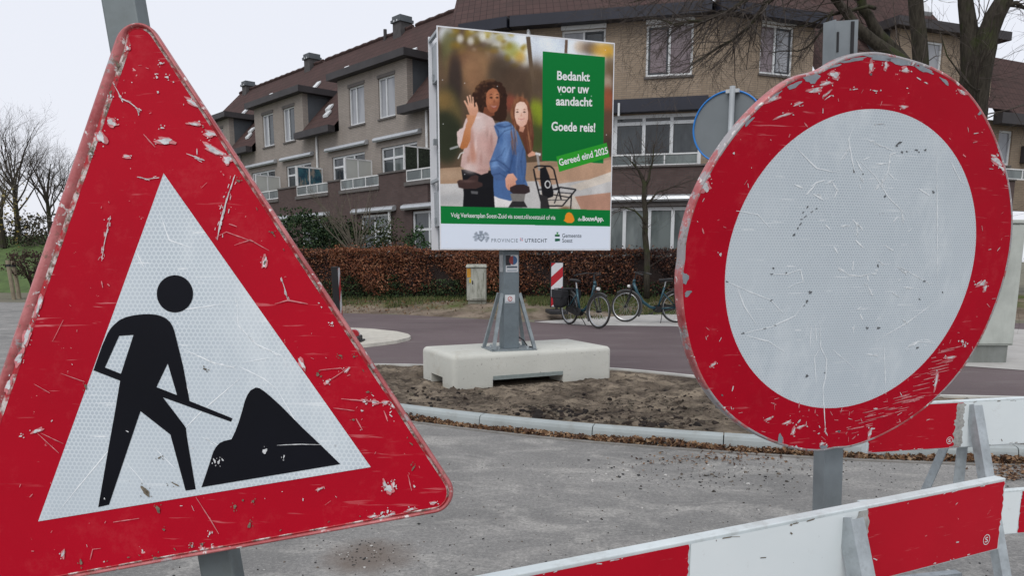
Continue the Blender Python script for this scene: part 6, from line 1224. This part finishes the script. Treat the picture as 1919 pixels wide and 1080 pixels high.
mk('road_grit', rocks(P, S, rs), M_island('grit', [(.05, .05, .05), (.03, .03, .03), (.45, .44, .42), (.12, .10, .08), (.04, .035, .03)]), kind='stuff', label='loose grit and gravel scattered on the worn tarmac', cat='grit')
#@@FURNITURE
# ------------------------------------------------------------------ bicycles
TEAL = M('teal_frame_paint', (.010, .060, .082), .3, .2, .1, 4, spec=.6); BKM = M('black_bike_parts', (.012, .012, .013), .45); TYRE = M('tyre_rubber', (.03, .029, .027), .8, 0, .2, 20); CHROME = M('bike_silver', (.45, .46, .47), .3, .8, .1); BAG = M('pannier_canvas', (.018, .019, .022), .85, 0, .3, 9, .004, 60); LAMP = M('lamp_glass', (.7, .7, .68), .15); MUD = M('mudguard', (.05, .05, .05), .5)
def circle_xz(c, r, n=40, yaw=0.0, piv=0.0):
    out = []
    for q in np.linspace(0, 2 * math.pi, n + 1)[:-1]: out.append((c[0] + r * math.cos(q), c[1], c[2] + r * math.sin(q)))
    return out
def bicycle(loc, heading, steer, label):
    rt = root('bicycle', (loc[0], loc[1], loc[2]), heading, label, 'bicycle', 'bicycles parked on the pale pavement'); ca, sa = math.cos(heading), math.sin(heading)
    def W(m_, st_=False):
        V = []
        for x, y, z in m_.v:
            if st_:      # turn about the steering axis
                ax = .93 - (z - .95) * .32; cs, sn = math.cos(steer), math.sin(steer); dx = x - ax; x, y = ax + dx * cs - y * sn, dx * sn + y * cs
            V.append((loc[0] + x * ca - y * sa, loc[1] + x * sa + y * ca, loc[2] + z))
        m_.v = V; return m_
    R_ = .345
    def wheel(cx, st_):
        m_ = MB(); m_.tube(circle_xz((cx, 0, R_), R_ - .02), .021, 7, closed=True); w = mk('wheel', W(m_, st_), TYRE, rt, smooth=True)
        m_ = MB(); m_.tube(circle_xz((cx, 0, R_), R_ - .045), .012, 6, closed=True); mk('rim', W(m_, st_), CHROME, w)
        m_ = MB()
        for i in range(18): q = i * math.pi / 9; m_.tube([(cx, .02 * (-1) ** i, R_), (cx + (R_ - .05) * math.cos(q), 0, R_ + (R_ - .05) * math.sin(q))], .0018, 3, caps=False)
        mk('spokes', W(m_, st_), CHROME, w, kind='stuff'); m_ = MB(); m_.tube([(cx, -.05, R_), (cx, .05, R_)], .028, 10); mk('hub', W(m_, st_), BKM, w)
        m_ = MB(); arc = [(cx + (R_ + .025) * math.cos(q), 0, R_ + (R_ + .025) * math.sin(q)) for q in np.linspace(math.radians(20 if not st_ else 55), math.radians(200 if not st_ else 215), 18)]; m_.tube(arc, .022, 6); mk('mudguard', W(m_, st_), MUD, rt)
    wheel(0, False); wheel(1.12, True)
    m_ = MB(); m_.tube([(.965, 0, .88), (.94, 0, .95)], .03, 10); m_.tube([(.96, 0, .88), (.88, 0, .66), (.74, 0, .45), (.58, 0, .34), (.42, 0, .30)], [.036, .036, .036, .034, .034], 10); m_.tube([(.42, 0, .30), (.34, 0, .55), (.28, 0, .78)], .022, 10)
    for s in (-1, 1): m_.tube([(.42, .04 * s, .30), (0, .06 * s, R_)], .014, 7); m_.tube([(.31, .02 * s, .66), (0, .06 * s, R_)], .012, 7)
    fr = mk('frame', W(m_), TEAL, rt, smooth=True)
    m_ = MB(); m_.tube([(.925, 0, .99), (.99, 0, .80)], .022, 8)
    for s in (-1, 1): m_.tube([(.99, .05 * s, .76), (1.03, .055 * s, .58), (1.12, .055 * s, R_)], [.018, .016, .012], 7)
    m_.bar((.99, -.06, .765), (.99, .06, .765), .03, .03); mk('fork', W(m_, True), BKM, rt)
    m_ = MB(); m_.tube([(.935, 0, .95), (.90, 0, 1.10)], .018, 8); m_.tube([(.66, -.30, 1.06), (.78, -.29, 1.09), (.90, -.18, 1.12), (.92, 0, 1.11), (.90, .18, 1.12), (.78, .29, 1.09), (.66, .30, 1.06)], .012, 7); hb = mk('handlebar', W(m_, True), BKM, rt)
    for s in (-1, 1): mk('grip', W(MB().tube([(.65, .30 * s, 1.06), (.76, .293 * s, 1.085)], .018, 8), True), BKM, hb)
    m_ = MB(); m_.tube([(1.04, -.0, .80), (1.09, 0, .80)], .035, 10); mk('headlight', W(m_, True), LAMP, rt)
    m_ = MB(); m_.tube([(.28, 0, .78), (.25, 0, .93)], .014, 8); mk('seatpost', W(m_), CHROME, rt)
    m_ = MB(); pr = [(.10, .10, .965), (.13, .115, .975), (.22, .085, .965), (.30, .035, .955), (.38, .022, .95), (.41, .008, .945)]; V = []
    for x, w, z in pr: V += [(x, -w, z - .02), (x, -w * .7, z + .012), (x, 0, z + .018), (x, w * .7, z + .012), (x, w, z - .02), (x, 0, z - .055)]
    m_.add(V, [(i * 6 + j, i * 6 + (j + 1) % 6, (i + 1) * 6 + (j + 1) % 6, (i + 1) * 6 + j) for i in range(len(pr) - 1) for j in range(6)] + [tuple(range(6)), tuple(30 + j for j in range(5, -1, -1))]); mk('saddle', W(m_), BKM, rt, smooth=True)
    m_ = MB()
    for s in (-1, 1): m_.tube([(.20, .05 * s, .74), (-.36, .06 * s, .74)], .007, 6); m_.tube([(-.10, .06 * s, .74), (0, .07 * s, R_)], .006, 6)
    m_.bar((-.36, -.07, .74), (-.36, .07, .74), .014); m_.bar((-.05, -.07, .74), (-.05, .07, .74), .014); mk('luggage_rack', W(m_), BKM, rt)
    for s in (-1, 1):
        m_ = MB(); y0, y1 = sorted((.07 * s, .25 * s)); m_.hexa([(-.30, y0, .36), (.05, y0, .36), (.05, y1, .39), (-.30, y1, .39), (-.36, y0, .73), (.08, y0, .73), (.08, y1, .71), (-.36, y1, .71)]); b = mk('pannier', W(m_), BAG, rt, bevel=.055, smooth=True)
        m_ = MB(); m_.hexa([(-.345, y0 - .01, .56), (.065, y0 - .01, .56), (.065, y1 + .012, .56), (-.345, y1 + .012, .56), (-.365, y0, .755), (.085, y0, .755), (.085, y1, .74), (-.365, y1, .74)]); mk('flap', W(m_), BAG, b, bevel=.02)
    mk('pannier_bridge', W(MB().box(-.33, .06, -.20, .20, .757, .775)), BAG, rt, bevel=.006)
    m_ = MB(); m_.prism([(.50, .24), (.54, .30), (.50, .37), (.42, .39), (.0, .40), (-.05, .345), (.0, .29), (.42, .21)], lambda x, z: (x, -.075, z), lambda x, z: (x, -.045, z)); mk('chain_guard', W(m_), BKM, rt)
    m_ = MB(); m_.tube([(.40, -.05, .29), (.40, .06, .29)], .075, 14); mk('motor', W(m_), BKM, rt, smooth=False)
    for s in (-1, 1): m_ = MB(); m_.tube([(.42, .09 * s, .30), (.42 + .14 * s, .10 * s, .30 - .10 * s)], .010, 6); m_.box(.42 + .14 * s - .045, .42 + .14 * s + .045, min(.10 * s, .19 * s), max(.10 * s, .19 * s), .30 - .10 * s - .012, .30 - .10 * s + .012); mk('pedal', W(m_), BKM, rt)
    m_ = MB(); m_.tube([(.30, .05, .27), (.34, .20, .0)], .009, 6); mk('kickstand', W(m_), BKM, rt); m_ = MB(); m_.box(-.395, -.37, -.04, .04, .69, .75); mk('tail_light', W(m_), M('red_lamp', (.4, .02, .02), .3), rt); return rt
f1, r1 = gnd(1122, 616, .014), gnd(1070, 611.5, .014); h1 = math.atan2(f1[1] - r1[1], f1[0] - r1[0]); d1 = np.array([math.cos(h1), math.sin(h1)])
d1 = np.array([.47, -.883]); h1 = math.atan2(d1[1], d1[0]); l1 = f1[:2] - d1 * 1.12
bicycle((l1[0], l1[1], .014), h1, .12, 'teal city bicycle with bulging black panniers next to the striped marker board')
f2 = gnd(1172, 603.5, .014); d2 = np.array([-.965, .20]); h2 = math.atan2(d2[1], d2[0]); l2 = f2[:2] - d2 / np.linalg.norm(d2) * 1.12
bicycle((l2[0], l2[1], .014), h2, -.28, 'teal city bicycle with black panniers half hidden by the round sign')
# ------------------------------------------------------------------ street furniture
def cabmat(name, c, moss):
    g = NG(name); k = g.mix(g.ramp(g.noise(2.5, 6), .35, .7), c, tuple(x * .75 for x in c)); k = g.mix(g.ramp(g.noise(5, 7, g.map((2, 2, .4)), .75), .48, .68, 0, moss), k, (.11, .115, .085)); return g.out(k, .8, 0, .2)
cp_ = at(893, 560, 19.6); z0 = verge_z(cp_[0], 19.6); cab = root('utility_cabinet', (cp_[0], 19.6, z0), .12, 'weathered grey utility cabinet with orange sticker standing on the sandy verge', 'cabinet')
x0, x1 = at(875, 540, 19.6)[0], at(911, 540, 19.6)[0]; zt = at(893, 498, 19.6)[2]; zb = at(893, 563, 19.6)[2]
CABM = cabmat('weathered_polyester', (.40, .41, .36), .8); CABB = cabmat('cabinet_plinth', (.27, .27, .23), .7)
mk('plinth', MB().box(x0 + .03, x1 - .0, 19.55, 19.9, z0 - .1, zb), CABB, cab); bd = mk('cabinet_body', MB().box(x0, x1, 19.5, 19.95, zb + .001, zt - .04), CABM, cab, bevel=.015)
m_ = MB(); m_.hexa([(x0 - .02, 19.46, zt - .039), (x1 + .02, 19.46, zt - .039), (x1 + .02, 19.98, zt - .039), (x0 - .02, 19.98, zt - .039), (x0, 19.5, zt + .02), (x1, 19.5, zt + .02), (x1, 19.95, zt + .035), (x0, 19.95, zt + .035)]); mk('cabinet_lid', m_, CABM, cab)
dr = mk('door', MB().box(x0 + .12, x1 - .02, 19.485, 19.499, zb + .04, zt - .08), CABM, cab); mk('lock', MB().box(x0 + .14, x0 + .17, 19.475, 19.4845, (zb + zt) / 2 - .03, (zb + zt) / 2 + .06), BLACK, dr)
mk('sticker', MB().box(x0 + .01, x0 + .11, 19.494, 19.4985, zt - .30, zt - .07), M('orange_sticker', (.50, .24, .02), .5), cab); mk('sticker', MB().box(x0 + .07, x0 + .118, 19.4935, 19.498, zt - .44, zt - .33), M('yellow_sticker', (.50, .36, .03), .5), cab)
cr = gnd(1885, 682); cr = (cr[0], cr[1]); CBM = cabmat('control_cabinet_grey', (.47, .50, .46), .12)
ccb = root('control_cabinet', (cr[0] - .5, cr[1] + .25, .014), .0, 'tall plain pale grey control cabinet on a darker plinth behind the round sign', 'cabinet'); xr = cr[0]
mk('plinth', MB().box(xr - 1.0, xr, cr[1], cr[1] + .5, .014, at(1890, 648, cr[1])[2]), cabmat('grey_plinth', (.24, .255, .24), .3), ccb); zp = at(1890, 648, cr[1])[2]; ztop = at(1908, 412, cr[1])[2]
mk('cabinet_body', MB().box(xr - 1.05, xr + .05, cr[1] - .03, cr[1] + .53, zp + .001, ztop - .05), CBM, ccb, bevel=.012); mk('cabinet_lid', MB().box(xr - 1.08, xr + .08, cr[1] - .06, cr[1] + .56, ztop - .049, ztop), CBM, ccb, bevel=.01)
for a, b in ((xr - 1.03, xr - .505), (xr - .495, xr + .03)): dd_ = mk('door', MB().box(a, b, cr[1] - .045, cr[1] - .0305, zp + .03, ztop - .07), CBM, ccb)
mk('door_handle', MB().box(xr - .48, xr - .45, cr[1] - .065, cr[1] - .0455, 1.05, 1.25), BLACK, ccb)
# red and white striped marker boards
MR, MW = M('marker_red', (.42, .012, .022), .45, 0, .12), M('marker_white', (.62, .63, .65), .45, 0, .08)
def marker(name, cx, cy, z0, w, h, yaw, tilt, label, zfoot, stripes=4.2, th=.02):
    rt = root(name, (cx, cy, zfoot), 0, label, 'marker board'); ca, sa = math.cos(yaw), math.sin(yaw)
    def T(x, y, z): x2 = x + tilt * (z - zfoot); return (cx + x2 * ca - y * sa, cy + x2 * sa + y * ca, z)
    def bx(x0, x1, y0, y1, za, zb): return MB().hexa([T(*p) for p in ((x0, y0, za), (x1, y0, za), (x1, y1, za), (x0, y1, za), (x0, y0, zb), (x1, y0, zb), (x1, y1, zb), (x0, y1, zb))])
    b = mk('board', bx(-w / 2 - .02, w / 2 + .02, -th, th, z0 - .02, z0 + h + .02), BLACK, rt, bevel=.006)
    n = 8; sh = h / stripes / 1.0
    for i in range(-3, 12):
        za = z0 + i * sh; P = [(-w / 2, za), (w / 2, za + w * .9), (w / 2, za + w * .9 + sh), (-w / 2, za + sh)]; P = [(x, min(max(z, z0), z0 + h)) for x, z in P]
        # clip slanted band to the board
        Q = []
        full = [(-w / 2, za), (w / 2, za + w * .9), (w / 2, za + w * .9 + sh), (-w / 2, za + sh)]
        for lim, sg in ((z0, 1), (z0 + h, -1)):
            out = []
            for k in range(len(full)):
                p, q = full[k], full[(k + 1) % len(full)]; pi_, qi = (p[1] - lim) * sg >= 0, (q[1] - lim) * sg >= 0
                if pi_: out.append(p)
                if pi_ != qi: t = (lim - p[1]) / (q[1] - p[1]); out.append((p[0] + (q[0] - p[0]) * t, lim))
            full = out
            if len(full) < 3: break
        if len(full) < 3: continue
        for yy in (-th - .0015, th + .0015): m_ = MB(); m_.poly([full], lambda x, z: T(x, yy, z)); mk('stripe', m_, MR if i % 2 == 0 else MW, b)
    mk('stem', bx(-.03, .03, -.012, .012, zfoot + .02, z0 - .02), BLACK, rt); mk('rubber_base', bx(-.22, .22, -.35, .35, zfoot, zfoot + .09), BLACK, rt, bevel=.02); return rt
mp = at(1043, 576, 17.6); zf_ = max(verge_z(mp[0], 17.6), .0) ; marker('marker_board', mp[0], 17.6, at(1043, 575, 17.6)[2], .27, at(1043, 493, 17.6)[2] - at(1043, 575, 17.6)[2], .1, 0, 'striped red and white marker board with black edge beside the parked bicycles', max(.0, at(1043, 575, 17.6)[2] - .16), 4.4)
mp = gnd(644, 640, .06); marker('marker_board', mp[0] - .06, mp[1], .16, .25, at(640, 502, mp[1])[2] - .16, 1.66, -.17, 'leaning black edged marker board seen edge-on at the pale splitter island', .06, 4.2, .05)
rp_ = gnd(662, 640, .06); rt = root('kerb_marker', (rp_[0], rp_[1], .06), 0, 'low rounded red plastic marker with white edge on the pale splitter island', 'marker'); mp = rp_
def tongue(r, h): return [(r * math.cos(q), h - r + r * math.sin(q)) for q in np.linspace(0, math.pi, 13)] + [(-r, 0), (r, 0)]
hh = at(662, 619, mp[1])[2] - .06
m_ = MB(); m_.prism(tongue(.085, hh), lambda x, z: (mp[0] + x, mp[1] - .02, .06 + z), lambda x, z: (mp[0] + x, mp[1] + .10, .06 + z)); mk('marker_body', m_, MR, rt)
m_ = MB(); m_.prism(tongue(.096, hh + .01), lambda x, z: (mp[0] + x, mp[1] + .101, .06 + z), lambda x, z: (mp[0] + x, mp[1] + .13, .06 + z)); mk('white_edge', m_, MW, rt); mk('marker_foot', MB().box(mp[0] - .16, mp[0] + .17, mp[1] - .14, mp[1] + .18, .061, .085), BLACK, rt, bevel=.01)
# back of a blue round sign
bd_ = 6.7; c0 = at(1364, 238, bd_); yaw = -.50; SP = Plane(np.array([[math.cos(yaw), -math.sin(yaw), 0], [math.sin(yaw), math.cos(yaw), 0], [0, 0, 1.0]]), c0)
bsg = root('blue_round_sign', (c0[0], c0[1], .06), 0, 'round traffic sign seen from its grey back with bright blue rim', 'road sign'); rb = .302
cc = lambda o: [((rb + o) * math.cos(q), (rb + o) * math.sin(q)) for q in np.linspace(0, 2 * math.pi, 65)[:-1]]
m_ = MB(); m_.poly([cc(-.012)], lambda a, b: SP.P(a, b, .0)); mk('back_plate', m_, M('sign_back_grey', (.17, .19, .20), .55, .3, .1, 3), bsg); m_ = MB(); m_.poly([cc(0)], lambda a, b: SP.P(a, b, .012)); mk('front_face', m_, M('sign_blue', (.01, .09, .32), .4), bsg)
mk('rim', loft(SP, [(-.012, -.0005), (-.011, -.012), (-.002, -.014), (.002, -.008), (.003, .008), (.0, .0125)], cc), M('blue_rim', (.02, .19, .56), .35, 0, .1), bsg, smooth=True)
e_ = SP.R @ np.array([1, 0, 0]); pc = SP.P(.035, 0, -.045); mk('pole', MB().tube([(pc[0], pc[1], .03), (pc[0], pc[1], c0[2] + rb + .02)], .024, 12), M('sign_pole', (.36, .385, .40), .5, .3, .12, 5), bsg, smooth=True)
for z in (.285, -.1): c = np.array([pc[0], pc[1], c0[2] + z]); mk('clamp', MB().bar(c - e_ * .055 + SP.n * .012, c + e_ * .055 + SP.n * .012, .035, .03), M('clamp_grey', (.45, .47, .48), .5, .2), bsg)
# wooden stakes on the left
WOOD = M('pale_wood', (.25, .21, .15), .85, 0, .25, 6)
for i, (ua, va, ub, vb) in enumerate(((14, 488, 27, 560), (24, 489, 37, 558))):
    pb_ = gnd(ub, vb + 2); pt_ = at(ua, va, pb_[1]); rt = root('wooden_stake', pb_, 0, ('pale wooden stake leaning at the roadside, a little longer than its neighbour', 'shorter pale wooden stake leaning right behind another stake')[i], 'stake', 'pair of wooden stakes')
    mk('post', MB().tube([pb_ - [0, 0, .1], pt_], .07, 8), WOOD, rt); mk('tie_band', MB().tube([pt_ + (pb_ - pt_) * .1, pt_ + (pb_ - pt_) * .16], .078, 8), BLACK, rt)
